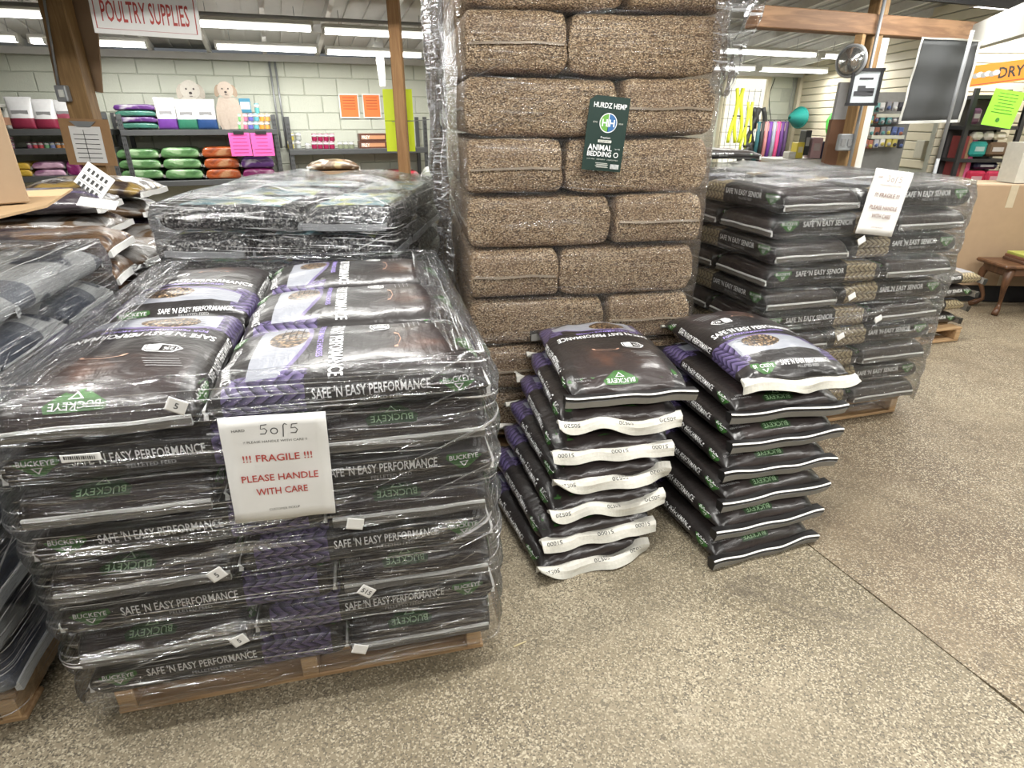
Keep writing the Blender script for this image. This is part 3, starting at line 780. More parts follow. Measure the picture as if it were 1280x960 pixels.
# ===== senior pallet at right
SPC = Vector((1.504, 3.43, 0)); SPR = math.radians(16)
sv = [make_bag('snr', .645, .416, .110, 14, s, 'pressed', wr=.004, n=5.5, ends=(0, 0)) for s in (11, 12, 13)]
make_pallet(SPC, SPR, 1.0, 1.22, 'pine pallet under the tall wrapped stack of senior feed')
def whats(kt, side, face, nl):
    return f'dark feed bag, {face}, {layername(kt, nl)}, {LW[side]}, senior stack'
stack(SPC, SPR, .645, .42, .112, 10, sv, None, 'feed_bag', 'feed bag', whats, 'on the tall senior feed pallet', 'dark senior feed bag deep inside the tall right-hand stack, hidden by the outer bags')
film(SPC, SPR, 1.11, 1.345, .09, 1.24, .112, FILM_CLEAR, 'clear stretch wrap around the tall dark senior feed stack at right', (.05,) * 4, cap=.035, seed=5)

# ===== hemp bales
HPC = Vector((.225, 3.2, 0)); HPR = math.radians(9)
def balemat():
    g = G('hemp_chips_in_plastic'); v, x, y, z = g.xyz('Object')
    n0 = g.noise(v, 30, 2); vec = g.comb(x * 1.0 + n0 * .02, y * 1.0, z * 2.0)
    vo = g.voro(vec, 150.0); cc = g.voro(vec, 150.0, 'F1', 'Color'); sb = g.n.new('ShaderNodeSeparateColor'); g.t.links.new(cc, sb.inputs[0]); r = E_(g, sb.outputs[0])
    col = g.ramp(r, [(0, (.20, .125, .07)), (.3, (.42, .29, .17)), (.65, (.58, .43, .27)), (1, (.78, .64, .45))])
    col = g.mix(g.step(vo, .38, .7), col, (.09, .055, .03))
    fb = g.noise(g.comb(x * 30, y * 30, z * 240), 1, 2); col = g.mix(g.step(fb, .6, .8) * .4, col, (.5, .42, .3))
    col = g.mix(g.step(g.noise(v, 5, 3), .45, .75) * .3, col, (.22, .14, .085))
    s1 = g.noise(g.comb(x * 8, y * 8, z * 50), 1, 3, .6, .8)
    return g.pbr(col, .75, g.bump(vo * .4 + r * .3, .6, .006), Coat_Weight=.5, Coat_Roughness=.25, Coat_Normal=g.bump(s1, .6, .012))
BALE = balemat(); SEAMP = plain((.30, .24, .17), .3, name='bale_weld')
def make_bale(seed):
    me = body_mesh('bale_body', .619, .399, .219, 26, seed, [BALE, BALE], 7.0, .007, 44, 56)
    for v in me.vertices:   # square the ends of a pressed bale
        t = abs(v.co.x) / .305
        v.co.z = max(-.1095, min(.1095, v.co.z + .024 * t ** 4))
    out = [('bale_body', me, None)]
    for s in (1, -1):
        prof = [(-.004, .002), (.006, .003), (.009, -.006), (-.004, -.004)]
        out.append(('plastic_weld', ribbon('plastic_weld', prof, [0] * 4, [SEAMP], .308, .36, seed + s, s, .006), None))
    return out
hb = [make_bale(s) for s in (21, 22, 23)]
make_pallet(HPC, HPR, 1.0, 1.18, 'pine pallet under the tall stack of hemp bedding bales')
def whath(kt, side, face, nl):
    return f'tan hemp bale, {face}, {layername(kt, nl)}, {LW[side]}'
# rows seen: the topmost is type mirrored (long bale at left)
stack(HPC, HPR, .62, .395, .2205, 9, hb, None, 'hemp_bale', 'bale', whath, 'in the tall hemp stack', 'hemp bedding bale deep inside the tall tan stack, hidden by the outer bales', first='B')
HFILM = film(HPC, HPR, 1.06, 1.27, .10, 2.12, .2205, FILM_BALE, 'clear stretch wrap around the tall stack of hemp bedding bales', (.1,) * 4, seed=9, pinch=.006, waver=.006)
# crumpled loose film at the side and upper right corner
def crumple(name, grid, amp, seed, mat, label, nu=46, nv=60, folds=9):
    """grid: 4 corner points (bl, br, tr, tl); a creased sheet"""
    V = []; F = []; UVs = []; bl, br, tr, tl = [Vector(p) for p in grid]; n = (br - bl).cross(tl - bl).normalized()
    W_ = (br - bl).length; H_ = (tl - bl).length
    for j in range(nv + 1):
        for i in range(nu + 1):
            s, t = i / nu, j / nv; p = bl.lerp(br, s).lerp(tl.lerp(tr, s), t)
            f = abs(noise.noise(Vector((s * folds + seed, t * 3, 0)))) * 1.6 + noise.noise(Vector((s * folds * 2 + t * 9, t * 14, seed))) * .5
            e = math.sin(PI * min(1, s * 1.0)) * .6 + .4
            p = p + n * (f * amp * e); 
            if i in (0, nu): p = p + (br - bl).normalized() * noise.noise(Vector((t * 8, seed, i))) * .02
            V.append(p); UVs.append((s * W_, t * H_))
    for j in range(nv):
        for i in range(nu):
            a = j * (nu + 1) + i; F.append((a, a + 1, a + nu + 2, a + nu + 1))
    return tag(link(name, mesh(name, V, F, mat, None, True, UVs)), label, 'stretch wrap')
Rh = Rz(HPR)
def hp(x, y, z): p = Rh @ Vector((x, y, 0)); return (HPC.x + p.x, HPC.y + p.y, z)
crumple('loose_wrap', (hp(-.565, .30, .45), hp(-.575, -.64, .45), hp(-.575, -.65, 2.12), hp(-.62, .30, 2.12)), .05, 3, FILM_THICK, 'bunched milky wrap down the left side of the hemp bale stack', folds=14)
crumple('loose_wrap', (hp(.46, -.665, 1.60), hp(.555, -.62, 1.58), hp(.74, -.58, 2.12), hp(.40, -.70, 2.12)), .05, 8, FILM_THICK, 'crumpled wrap sticking out at the upper right corner of the hemp stack', 30, 40, 6)

# dark green product label on the bales
def hempface(u, v):
    n = Rh @ Vector((0, -1, 0)); return onplane(u, v, hp(0, -.645, 0), n)
GRN = plain((.004, .022, .016), .5, name='dark_green_card'); LBLUE = plain((.03, .12, .30), .5, name='logo_blue'); LGREEN = plain((.12, .32, .05), .5, name='logo_green')
M = Matrix(((Rh @ Vector((1, 0, 0)))[:] , (0, 0, 1), (Rh @ Vector((0, -1, 0)))[:])).transposed()
pc = hempface(757, 168)
lab = empty('product_label', pc, 0, 'dark green hemp animal bedding label on the bale stack', 'label'); lab.rotation_euler = (M @ Matrix.Rotation(math.radians(-5), 3, 'Z')).to_euler()
mb = MB(); wl, hl = .165, .275
mb.slab([(-wl / 2, -hl / 2, 0), (wl / 2, -hl / 2, 0), (wl / 2, hl / 2, 0), (-wl / 2 + .025, hl / 2, 0), (-wl / 2, hl / 2 - .018, 0)], (0, 0, .0015)); mb.build('label_card', GRN, lab)
I4 = Matrix.Translation((0, 0, .0018))
circ = [(.036 * math.cos(a * PI / 16), .036 * math.sin(a * PI / 16)) for a in range(32)]
cl = poly2d([(p[0] * .9, p[1] * .9) for p in circ[8:25]], .05); cr = poly2d([(p[0] * .9, p[1] * .9) for p in (circ[24:] + circ[:9])], .05)

flat('label_print', [(text2d and shift(text2d('HURDZ HEMP', .019, .135, .016, 0), .004, .104), 0), (shift(ring2d(circ, .09), .004, .042), 0), (shift(cl, .003, .042), 2), (shift(cr, .005, .042), 1),
     (shift(text2d('H', .026, .022, .02, 0), -.011, .042), 0), (shift(text2d('H', .026, .022, .02, 0), .019, .042), 0), (bar(.004, .052, .003, .05), 0),
     (shift(text2d('ESTD', .006, .018, 0, 0), -.05, .042), 3), (shift(text2d('2019', .006, .018, 0, 0), .055, .042), 3),
     (shift(text2d('Premium', .008, .04, 0, 0), .0, -.012), 0), (bar(-.002, -.026, .056, .010), 3), (shift(text2d('ALL NATURAL', .006, .045, 0, 0), -.002, -.026), 4),
     (shift(text2d('ANIMAL', .022, .10, .018, 0), -.018, -.050), 0), (shift(text2d('BEDDING', .019, .10, .018, 0), -.018, -.074), 0),
     (shift(text2d('Super Fluffy', .006, .022, 0, 0), .055, -.052), 0), (shift(ring2d([(.010 * math.cos(a), .010 * math.sin(a)) for a in [q * PI / 6 for q in range(12)]], .3), .052, -.074), 0),
     (shift(text2d('DUST FREE    ABSORBENT    COMPOSTABLE', .004, .13, 0, 0), -.002, -.094), 3)]
     + [(bar(.052 + q * .004, -.118, .0022, .018), 0) for q in range(-4, 5)] + [(bar(-.005 + (q % 2) * .004, -.108 - .005 * q, .05, .002), 3) for q in range(4)],
     I4, [WHITEINK, LBLUE, LGREEN, plain((.55, .55, .5), .5), GRN], lab)

# ===== two loose stacks in the middle
lv = [make_bag('perf', .66, .445, .098, 6, s, 'flap', wr=.0075, n=3.0, ends=(0, 0)) for s in (31, 32, 33)]
lt = make_bag('perf', .67, .445, .102, 5, 36, 'banded', top=True, wr=.008, n=2.7, crown=.022, zflat=False)
rv = [make_bag('perf', .66, .445, .098, 6, s, 'banded', wr=.005, n=3.0) for s in (41, 42, 43)]
rt = make_bag('perf', .69, .445, .112, 5, 46, 'flap', top=True, wr=.008, n=2.6, crown=.028, zflat=False)
LD = ['brown horse panel and green inverted logo', 'white flap printed with numbers', 'plain cream flap', 'plain cream flap', 'white flap printed with numbers', 'plain cream flap', 'cream flap near the floor']
for k in range(7):
    f = k / 6; T = .0975
    c = Vector((.185, 2.04, 0)).lerp(Vector((.37, 2.235, 0)), f); a = math.radians(20 + (7 - 20) * f + random.uniform(-1.5, 1.5))
    c.x += random.uniform(-.008, .008)
    kt = 6 - k
    put_thing('feed_bag', lt if kt == 0 else lv[k % 3], (c.x, c.y, .051 + T * k), a - PI / 2,
              f'black feed bag, {LD[kt]}, {"top bag" if kt == 0 else "bottom bag" if kt == 6 else ORD[kt] + " bag down"}, left loose stack', 'feed bag', 'loose feed bags in the left floor stack')
RD = ['purple chain print and silver panel', 'thin white seam', 'green inverted logo', 'thin grey seam', 'bright white seam', 'white seam with green inverted logo', 'white seam resting on the floor']
for k in range(7):
    f = k / 6; T = .0975
    c = Vector((.835, 2.11, 0)).lerp(Vector((.985, 2.345, 0)), f); a = math.radians(19 + (11 - 19) * f + random.uniform(-1.5, 1.5))
    kt = 6 - k
    put_thing('feed_bag', rt if kt == 0 else rv[k % 3], (c.x, c.y, .051 + T * k + (.008 if kt == 0 else 0)), a - PI / 2 + (PI if kt == 0 else 0),
              f'black feed bag, {RD[kt]}, {"top bag" if kt == 0 else "bottom bag" if kt == 6 else ORD[kt] + " bag down"}, right loose stack', 'feed bag', 'loose feed bags in the right floor stack')

# ===== left wrapped pallet of white bags
def whitebag():
    g = G('white_feed_sack'); v, x, y, z = g.xyz('Object')
    n = g.noise(v, 6, 4); col = g.mix(n, (.42, .42, .41), (.62, .62, .60))
    k = g.noise(g.comb(x * 4, y * 5, z * 3), 1.0, 1, .4); col = g.mix(g.step(k, .56, .60), col, (.05, .055, .075))
    col = g.mix((x.abs() > .24) * (y < .05) * .8, col, (.09, .10, .13))
    wr = g.noise(g.comb(x * 14, y * 14, z * 20), 1.0, 3, .6, .5)
    return g.pbr(col, .45, g.bump(wr, .6, .016))
WSACK = whitebag()
def simple_bag(mat, L, W, T, p, seed, wr=.005, n=3.2, seamm=None, crown=0.0):
    out = [('bag_body', body_mesh('bag_body', L, W, T, p, seed, [mat, mat], n, wr, 32, 36, crown=crown), None)]
    for s in (1, -1):
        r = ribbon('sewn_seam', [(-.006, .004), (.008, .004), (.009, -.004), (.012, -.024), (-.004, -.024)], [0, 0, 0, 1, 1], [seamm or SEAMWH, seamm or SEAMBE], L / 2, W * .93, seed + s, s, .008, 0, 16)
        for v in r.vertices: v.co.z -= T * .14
        out.append(('sewn_seam', r, None))
    return out
wb = [simple_bag(WSACK, .64, .41, .117, 7, s) for s in (51, 52)]
LPR = math.radians(14)
LPC = Vector((-1.30, 1.10, 0)) + Rz(LPR) @ Vector((-.53, .62, 0))
make_pallet(LPC, LPR, 1.02, 1.22, 'pine pallet under the wrapped white sacks at the far left')
def whatw(kt, side, face, nl):
    return f'white feed sack, {face}, {layername(kt, nl)}, {LW[side]}, far left pallet'
stack(LPC, LPR, .645, .42, .12, 8, wb, None, 'feed_sack', 'sack', whatw, 'on the far left pallet', 'white feed sack deep inside the far left pallet, hidden by the outer sacks', first='B')
film(LPC, LPR, 1.11, 1.345, .10, 1.08, .12, FILM_THICK, 'milky stretch wrap around the white sacks at the far left', (.1,) * 4, cap=.05, seed=15, waver=.008)

# ===== sunflower seed pallet behind
def seedmat():
    g = G('sunflower_seed_in_clear_bag'); v, x, y, z = g.xyz('Object')
    vec = g.comb(x * 1.0, y * 1.0, z * 1.0); vo = g.voro(vec, 105.0); cc = g.voro(vec, 105.0, 'F1', 'Color'); sb = g.n.new('ShaderNodeSeparateColor'); g.t.links.new(cc, sb.inputs[0]); r = E_(g, sb.outputs[0])
    col = g.ramp(r, [(0, (.012, .011, .012)), (.55, (.05, .045, .045)), (.8, (.20, .19, .18)), (1, (.45, .43, .40))])
    lbl = (z > .02) * (y.abs() < .16) * (x.abs() < .24)
    art = g.noise(g.comb(x * 6, y * 9, 0.0), 1.0, 2, .5, .6)
    lc = g.ramp(art, [(.30, (.62, .66, .66)), (.45, (.10, .28, .32)), (.52, (.66, .68, .62)), (.60, (.50, .55, .10)), (.72, (.66, .62, .40))])
    col = g.mix(lbl, col, lc)
    return g.pbr(col, .4, g.bump(vo * .5 + g.noise(v, 22, 3) * .5, .5, .012), Coat_Weight=.5, Coat_Roughness=.15)
SEEDM = seedmat()
sbv = [simple_bag(SEEDM, .655, .41, .129, 8, s, .009, 3.6, plain((.4, .4, .4), .4)) for s in (61, 62)]
UPR = math.radians(-3); UPC = Vector((-1.06, 3.42, 0))
make_pallet(UPC, UPR, 1.05, 1.22, 'pine pallet under the wrapped sunflower seed bags')
def whatu(kt, side, face, nl):
    return f'sunflower seed bag, {face}, {layername(kt, nl)}, {LW[side]}, seed pallet'
stack(UPC, UPR, .66, .42, .13, 8, sbv, None, 'seed_bag', 'seed bag', whatu, 'on the wrapped seed pallet', 'bag of sunflower seed deep inside the wrapped seed pallet, hidden by the outer bags', first='B')
film(UPC, UPR, 1.135, 1.37, .10, 1.15, .13, FILM_THICK, 'shiny layered stretch wrap over the sunflower seed bags', (.1,) * 4, cap=.10, hump=.55, seed=25, waver=.012, rough=.01)
# ===== pallet of mixed bags behind the far left one
def mixmat(a, b, c, seed):
    g = G('printed_feed_bag'); v, x, y, z = g.xyz('Object')
    n = g.noise(g.comb(x * 5 + seed, y * 7, z * 6), 1.0, 2, .5, .5)
    col = g.ramp(n, [(.36, a), (.46, b), (.56, b), (.62, c)])
    wr = g.noise(v, 16, 3, .6, .6)
    return g.pbr(col, .32, g.bump(wr, .6, .016), Coat_Weight=.3)
MIXA = mixmat((.03, .025, .04), (.09, .055, .03), (.22, .21, .20), 1.0); MIXB = mixmat((.07, .05, .14), (.05, .04, .05), (.30, .29, .29), 4.0)
MIXC = mixmat((.30, .20, .06), (.05, .035, .03), (.18, .13, .07), 8.0)
mbv = [simple_bag(MIXA, .70, .42, .118, 6, 71, .007, 2.8), simple_bag(MIXB, .70, .42, .118, 6, 72, .007, 2.8), simple_bag(MIXC, .70, .42, .118, 6, 73, .007, 2.8)]
MPR = math.radians(8); MPC = Vector((-2.42, 3.42, 0))
make_pallet(MPC, MPR, 1.1, 1.22, 'pine pallet under the mixed printed bags behind the far left stack')
def whatm(kt, side, face, nl):
    return f'printed feed bag, {face}, {layername(kt, nl)}, {LW[side]}, mixed pallet'
stack(MPC, MPR, .705, .435, .12, 7, mbv, None, 'printed_bag', 'feed bag', whatm, 'on the mixed pallet behind the far left stack', 'printed feed bag deep inside the mixed pallet at left, hidden by the outer bags', first='A')
film(MPC, MPR, 1.19, 1.46, .14, .86, .12, FILM_THICK, 'milky stretch wrap around the mixed bags left of the seed pallet', (.02,) * 4, seed=35, waver=.01)
# ------------------------------------------------------------ steel shelving along the back wall
SD = .52
def shelf_unit(u0, u1, vs, vtop, label):
    a = ws(wallpt(u0, 160, SD)); b = ws(wallpt(u1, 160, SD)); um = (u0 + u1) / 2
    ztop = wallpt(um, vtop, SD).z; r = empty('shelf_unit', wf((a + b) / 2, SD / 2 + .03, 0), WA, label, 'shelving'); w_ = b - a
    for x in (-w_ / 2 + .03, w_ / 2 - .03):
        for y in (-SD / 2 + .03, SD / 2 - .03):
            m_ = MB(); m_.box((0, 0, ztop / 2), (.045, .04, ztop)); up = m_.build('upright', DSTEEL, r, loc=(x, y, 0))
            if y < 0:
                m_ = MB(); k = .75
                while k < ztop - .05: m_.box((-.008, -.021, k), (.008, .004, .022)); m_.box((.010, -.021, k), (.008, .004, .022)); k += .05
                tag(m_.build('slot_holes', BLK, up), kind='stuff')
    zs = []
    for v in vs:
        z = wallpt(um, v, SD).z; zs.append(z); m_ = MB(); m_.box((0, 0, -.03), (w_ - .02, SD, .06), bev=.004); m_.build('shelf_board', DSTEEL, r, loc=(0, 0, z))
    return r, zs
shelf_unit(-90, 138, (162, 186, 221), 140, 'grey steel shelving unit at the far left of the back wall')
shelf_unit(148, 347, (162, 225), 143, 'grey steel shelving unit under the puppy cutouts')
shelf_unit(357, 534, (186, 255), 146, 'grey steel shelving unit under the orange notices')
# brackets of the coordinates of a product: pixel box on the shelf's front
def spot(u0, u1, vt, vb, d=.46):
    a = wallpt(u0, vb, d); b = wallpt(u1, vb, d); t = wallpt((u0 + u1) / 2, vt, d); c = (a + b) / 2
    w_ = (Vector((b.x, b.y)) - Vector((a.x, a.y))).length
    return Vector((c.x, c.y, c.z)), w_, t.z - c.z
def pouch(u0, u1, vt, vb, up, low, label, group=None, d=.46, frac=.35, lean=0):
    c, w_, h_ = spot(u0, u1, vt, vb, d); r = empty('pet_food_pouch', c, WA, label, 'pouch', group); r.rotation_euler = (0, lean, WA)
    V = []; F = []; I = []; N = 16; Mh = 12; dp = w_ * .30
    for j in range(Mh + 1):
        t = j / Mh; th = dp * (1 - t ** 2.5) * (.75 + .25 * math.sin(PI * min(1, t * 1.6))) + .006; ww = w_ / 2 * (1 - .06 * math.sin(PI * t))
        for i in range(N):
            a = 2 * PI * i / N; cx = math.copysign(abs(math.cos(a)) ** .45, math.cos(a)); cy = math.copysign(abs(math.sin(a)) ** .7, math.sin(a)); V.append((ww * cx, th * cy, h_ * t))
    for j in range(Mh):
        for i in range(N): F.append((j * N + i, j * N + (i + 1) % N, (j + 1) * N + (i + 1) % N, (j + 1) * N + i)); I.append(1 if (j + .5) / Mh < frac else 0)
    F.append(tuple(range(N))[::-1]); F.append(tuple(Mh * N + i for i in range(N))); I += [1, 0]
    link('pouch_body', mesh('pouch_body', V, F, [plain(up, .35), plain(low, .35)], I, True), r)
    m_ = MB(); m_.box((0, -dp * .82, h_ * .52), (w_ * .6, .004, h_ * .12)); m_.build('front_print', plain(tuple(q * .35 for q in up), .4), r)
    m_ = MB(); m_.box((0, 0, h_ - .012), (w_ * .98, .012, .02)); m_.build('top_seal', plain(up, .4), r)
    return r
_bm = {}
def pile(u0, u1, vt, vb, n_, mats, what, group, d=.30, ln=.42):
    c, w_, h_ = spot(u0, u1, vt, vb, .5); T = h_ / n_
    for k in range(n_):
        key = (round(w_, 2), round(T, 3), mats[k % len(mats)].name)
        if key not in _bm: _bm[key] = simple_bag(mats[k % len(mats)], w_ * .96, ln, T * .99, 9, len(_bm) + 80, .006, 6.5, SEAMG)
        q = wf(ws(c), d, c.z + T * (k + .5)); nm = 'top bag' if k == n_ - 1 else ('lowest bag' if k == 0 else ORD[n_ - 1 - k] + ' bag down')
        put_thing('pet_food_bag', _bm[key], q, WA, f'{what}, {nm}' if n_ > 1 else what, 'bag', group if n_ > 1 else None)
def can(u, vt, vb, wpx, col, label, group, d=.40):
    c, w_, h_ = spot(u - wpx / 2, u + wpx / 2, vt, vb, d); r = empty('food_can', c, 0, label, 'can', group); R = w_ / 2
    m_ = MB(); m_.lathe([(R * .96, 0), (R, .006), (R, h_ - .008), (R * .95, h_)], n=12); m_.build('can_body', plain(col, .4), r, True)
    m_ = MB(); m_.lathe([(R * .97, h_ - .01), (R * .97, h_ + .002), (R * .8, h_ + .001)], n=12); m_.build('lid', GALV, r, True)
    m_ = MB(); m_.lathe([(R * 1.01, h_ * .55), (R * 1.01, h_ * .85)], n=12); m_.build('label_band', plain((.6, .6, .58), .5), r, True)
def cbox(name, u0, u1, vt, vb, dp, mat, label, cat, d=.46, group=None, prn=None):
    c, w_, h_ = spot(u0, u1, vt, vb, d); r = empty(name, c, WA, label, cat, group)
    m_ = MB(); m_.box((0, dp / 2, h_ / 2), (w_, dp, h_), bev=.004); m_.build('carton', mat, r)
    m_ = MB(); m_.box((0, -.001, h_ * .5), (w_ * .85, .002, h_ * .5)); pn = m_.build('print_panel', prn or PAPER, r)
    return r, w_, h_
WH = (.66, .66, .67)
# far left unit
pouch(16, 50, 121, 161, WH, (.22, .02, .05), 'white pouch with maroon base beside the spray bottle')
pouch(47, 76, 124, 161, WH, (.22, .02, .05), 'white pouch with maroon base, second from the spray bottle')
pouch(72, 100, 125, 158, WH, (.25, .04, .07), 'white pouch partly behind the timber post', frac=.5, d=.36)
c, w_, h_ = spot(8, 22, 129, 161); r = empty('spray_bottle', c, WA, 'white trigger spray bottle on the top left shelf', 'bottle')
m_ = MB(); m_.lathe([(w_ * .5, 0), (w_ * .52, .02), (w_ * .5, h_ * .5), (w_ * .2, h_ * .72), (w_ * .15, h_ * .8)], n=14); m_.build('bottle_body', plain((.7, .7, .66), .35), r, True)
m_ = MB(); m_.box((-.02, 0, h_ * .9), (w_ * .9, .03, h_ * .14), bev=.006); m_.build('spray_head', WHITEP, r); m_ = MB(); m_.box((-w_ * .35, 0, h_ * .78), (.012, .02, h_ * .14)); m_.build('trigger', BLK, r)
m_ = MB(); m_.box((0, -w_ * .5, h_ * .3), (w_ * .6, .008, h_ * .3)); m_.build('bottle_label', plain((.55, .3, .2), .5), r)
ccs = [((.35, .12, .22), 'mauve'), ((.62, .08, .10), 'red'), ((.62, .10, .12), 'coral red'), ((.20, .42, .22), 'green'), ((.25, .3, .55), 'blue'), ((.7, .28, .08), 'orange'), ((.65, .3, .12), 'light orange')]
for k, (cc, nm) in enumerate(ccs): can(38 + 7.2 * k, 177.5, 185.5, 6.8, cc, f'{nm} can on the middle shelf at far left', 'cans on the far left middle shelf')
for k in range(4): can(12 + .8 * k, 170 + 4 * k - .2, 174 + 4 * k, 10, (.42, .22, .3), f'small mauve tin, {["top", "second", "third", "lowest"][k]} in the column behind the cardboard box', 'column of mauve tins', d=.42)
YEL = mixmat((.45, .26, .03), (.55, .36, .05), (.30, .2, .06), 2.0); LIL = mixmat((.35, .2, .3), (.5, .32, .42), (.2, .08, .16), 3.0); MAG = mixmat((.10, .008, .05), (.16, .012, .09), (.4, .25, .33), 5.0)
PUR = mixmat((.09, .03, .16), (.07, .02, .12), (.35, .33, .36), 6.0); TEA = mixmat((.04, .15, .12), (.03, .11, .08), (.35, .38, .36), 7.0)
GRE = mixmat((.045, .12, .04), (.09, .20, .075), (.24, .36, .20), 9.0); ORA = mixmat((.18, .035, .01), (.30, .06, .012), (.4, .2, .1), 10.0); RED = mixmat((.42, .02, .04), (.5, .04, .06), (.5, .3, .3), 11.0)
pile(20, 42, 203, 221, 2, [YEL], 'yellow dog food bag on the lowest left shelf', 'yellow bags on the lowest left shelf')
pile(43, 84, 202, 221, 2, [LIL], 'lilac dog food bag on the lowest left shelf', 'lilac bags on the lowest left shelf')
pile(86, 104, 200, 221, 1, [MAG], 'magenta bag below the clipboard', None)
# puppy shelf
pile(147, 200, 130, 161, 4, [TEA, PUR, TEA, PUR], 'purple and teal pet food bag on the puppy shelf', 'bag pile at the left of the puppy shelf')
pouch(199, 225, 122, 161.5, WH, (.13, .04, .25), 'white pouch with purple base left of the puppy cutouts')
pouch(224, 250, 124, 161.5, WH, (.03, .16, .10), 'white pouch with green base under the pale puppy cutout')
pouch(248, 274, 124, 161.5, WH, (.02, .06, .18), 'white pouch with navy base beside the seated puppy')
def cutout(u0, u1, vt, vb, body, label, d):
    c, w_, h_ = spot(u0, u1, vt, vb, d); r = empty('puppy_cutout', c, WA, label, 'cutout')
    fur = plain((.36, .30, .25) if body else (.46, .43, .38), .8, .3, 40, var=.15); ear = plain((.24, .18, .13) if body else (.38, .34, .29), .8); dk = plain((.03, .02, .02), .5)
    hr = w_ * (.27 if body else .34); hz_ = h_ - hr * 1.1
    def disc(cx, cz_, rx, rz_, y, nm, mat, n_=20, t=.006, rot=0):
        m_ = MB(); pts = []
        for a in range(n_):
            x_, z_ = rx * math.cos(2 * PI * a / n_), rz_ * math.sin(2 * PI * a / n_); pts.append((cx + x_ * math.cos(rot) - z_ * math.sin(rot), y, cz_ + x_ * math.sin(rot) + z_ * math.cos(rot)))
        m_.slab(pts, (0, t, 0)); return m_.build(nm, mat, r)
    disc(0, hz_, hr, hr * 1.02, 0, 'face', fur)
    for s_ in (-1, 1): disc(s_ * hr * 1.05, hz_ - hr * .15, hr * .36, hr * .78, .003, 'ear', ear, rot=s_ * .25)
    disc(0, hz_ - hr * .42, hr * .46, hr * .38, -.004, 'muzzle', fur); disc(0, hz_ - hr * .30, hr * .17, hr * .14, -.009, 'nose', dk)
    for s_ in (-1, 1): disc(s_ * hr * .38, hz_ + hr * .12, hr * .10, hr * .10, -.005, 'eye', dk, 12)
    disc(0, hz_ - hr * .62, hr * .2, hr * .035, -.009, 'mouth', dk, 12)
    if body:
        m_ = MB(); P = [(-.34, 0), (.40, 0), (.48, .2), (.42, .5), (.28, .66), (-.28, .66), (-.42, .45), (-.46, .2)]
        m_.slab([(x * w_, .006, z * h_) for x, z in P], (0, .006, 0)); m_.build('body', fur, r)
        disc(-.2 * w_, h_ * .16, w_ * .13, h_ * .2, -.003, 'front_leg', fur, rot=.15)
    else:
        disc(0, h_ * .12, w_ * .36, h_ * .25, .008, 'shoulders', fur)
cutout(222, 258, 99, 126, False, 'pale puppy head cutout behind the standing pouches', .30)
cutout(272, 308, 101, 161.5, True, 'cream puppy cutout sitting on the shelf with one paw down', .50)
cbox('display_box', 276, 300, 141, 161.5, .12, plain((.05, .2, .3), .5), 'blue curved display stand behind the sitting puppy', 'display', d=.38)
cbox('display_box', 301, 315, 123, 141, .03, plain((.06, .25, .38), .5), 'small blue upright display behind the little jars', 'display', d=.25)
jc = [((.15, .4, .15), 'green'), ((.5, .15, .25), 'pink'), ((.12, .12, .4), 'blue'), ((.1, .35, .4), 'teal'), ((.65, .28, .05), 'orange'), ((.68, .33, .08), 'light orange')]
for row in range(2):
    for k, (cc, nm) in enumerate(jc): can(300 + 7.0 * k, 142 + 10 * row, 151.4 + 10 * row, 6.6, cc, f'small {nm} jar, {"upper" if row == 0 else "lower"} row beside the puppy', 'little jars beside the puppy', d=.47)
can(322, 129, 141.6, 6, (.1, .35, .35), 'slim teal bottle standing on the little jars', None, d=.44)
for u0, u1, nm in ((290, 316, 'left'), (317, 344, 'right')):
    c, w_, h_ = spot(u0, u1, 166, 195, .60)
    r = sheet('shelf_notice', f'{nm} of two bright pink notices clipped to the puppy shelf', 'notice', c + Vector((0, 0, h_ / 2)), w_, h_, plain((.75, .10, .36), .7, var=.03), [(s_[0], 0) for s_ in lines(w_, h_, 6, th=.006)], [plain((.3, .03, .15), .7)], rz=WA)
    m_ = MB(); m_.box((0, h_ / 2 + .002, .006), (w_ * .5, .03, .012)); m_.build('black_clip', BLK, r)
pile(152, 206, 186, 224, 3, [GRE], 'green dog food bag in the left green pile', 'left green pile on the lower shelf')
pile(207, 256, 184, 224, 3, [GRE], 'green dog food bag in the right green pile', 'right green pile on the lower shelf')
pile(258, 303, 183, 224, 3, [ORA], 'orange dog food bag in the pile beside the green bags', 'orange pile on the lower shelf')
pile(304, 346, 196, 224, 2, [MAG, PUR], 'magenta bag below the pink notices', 'magenta pile on the lower shelf')
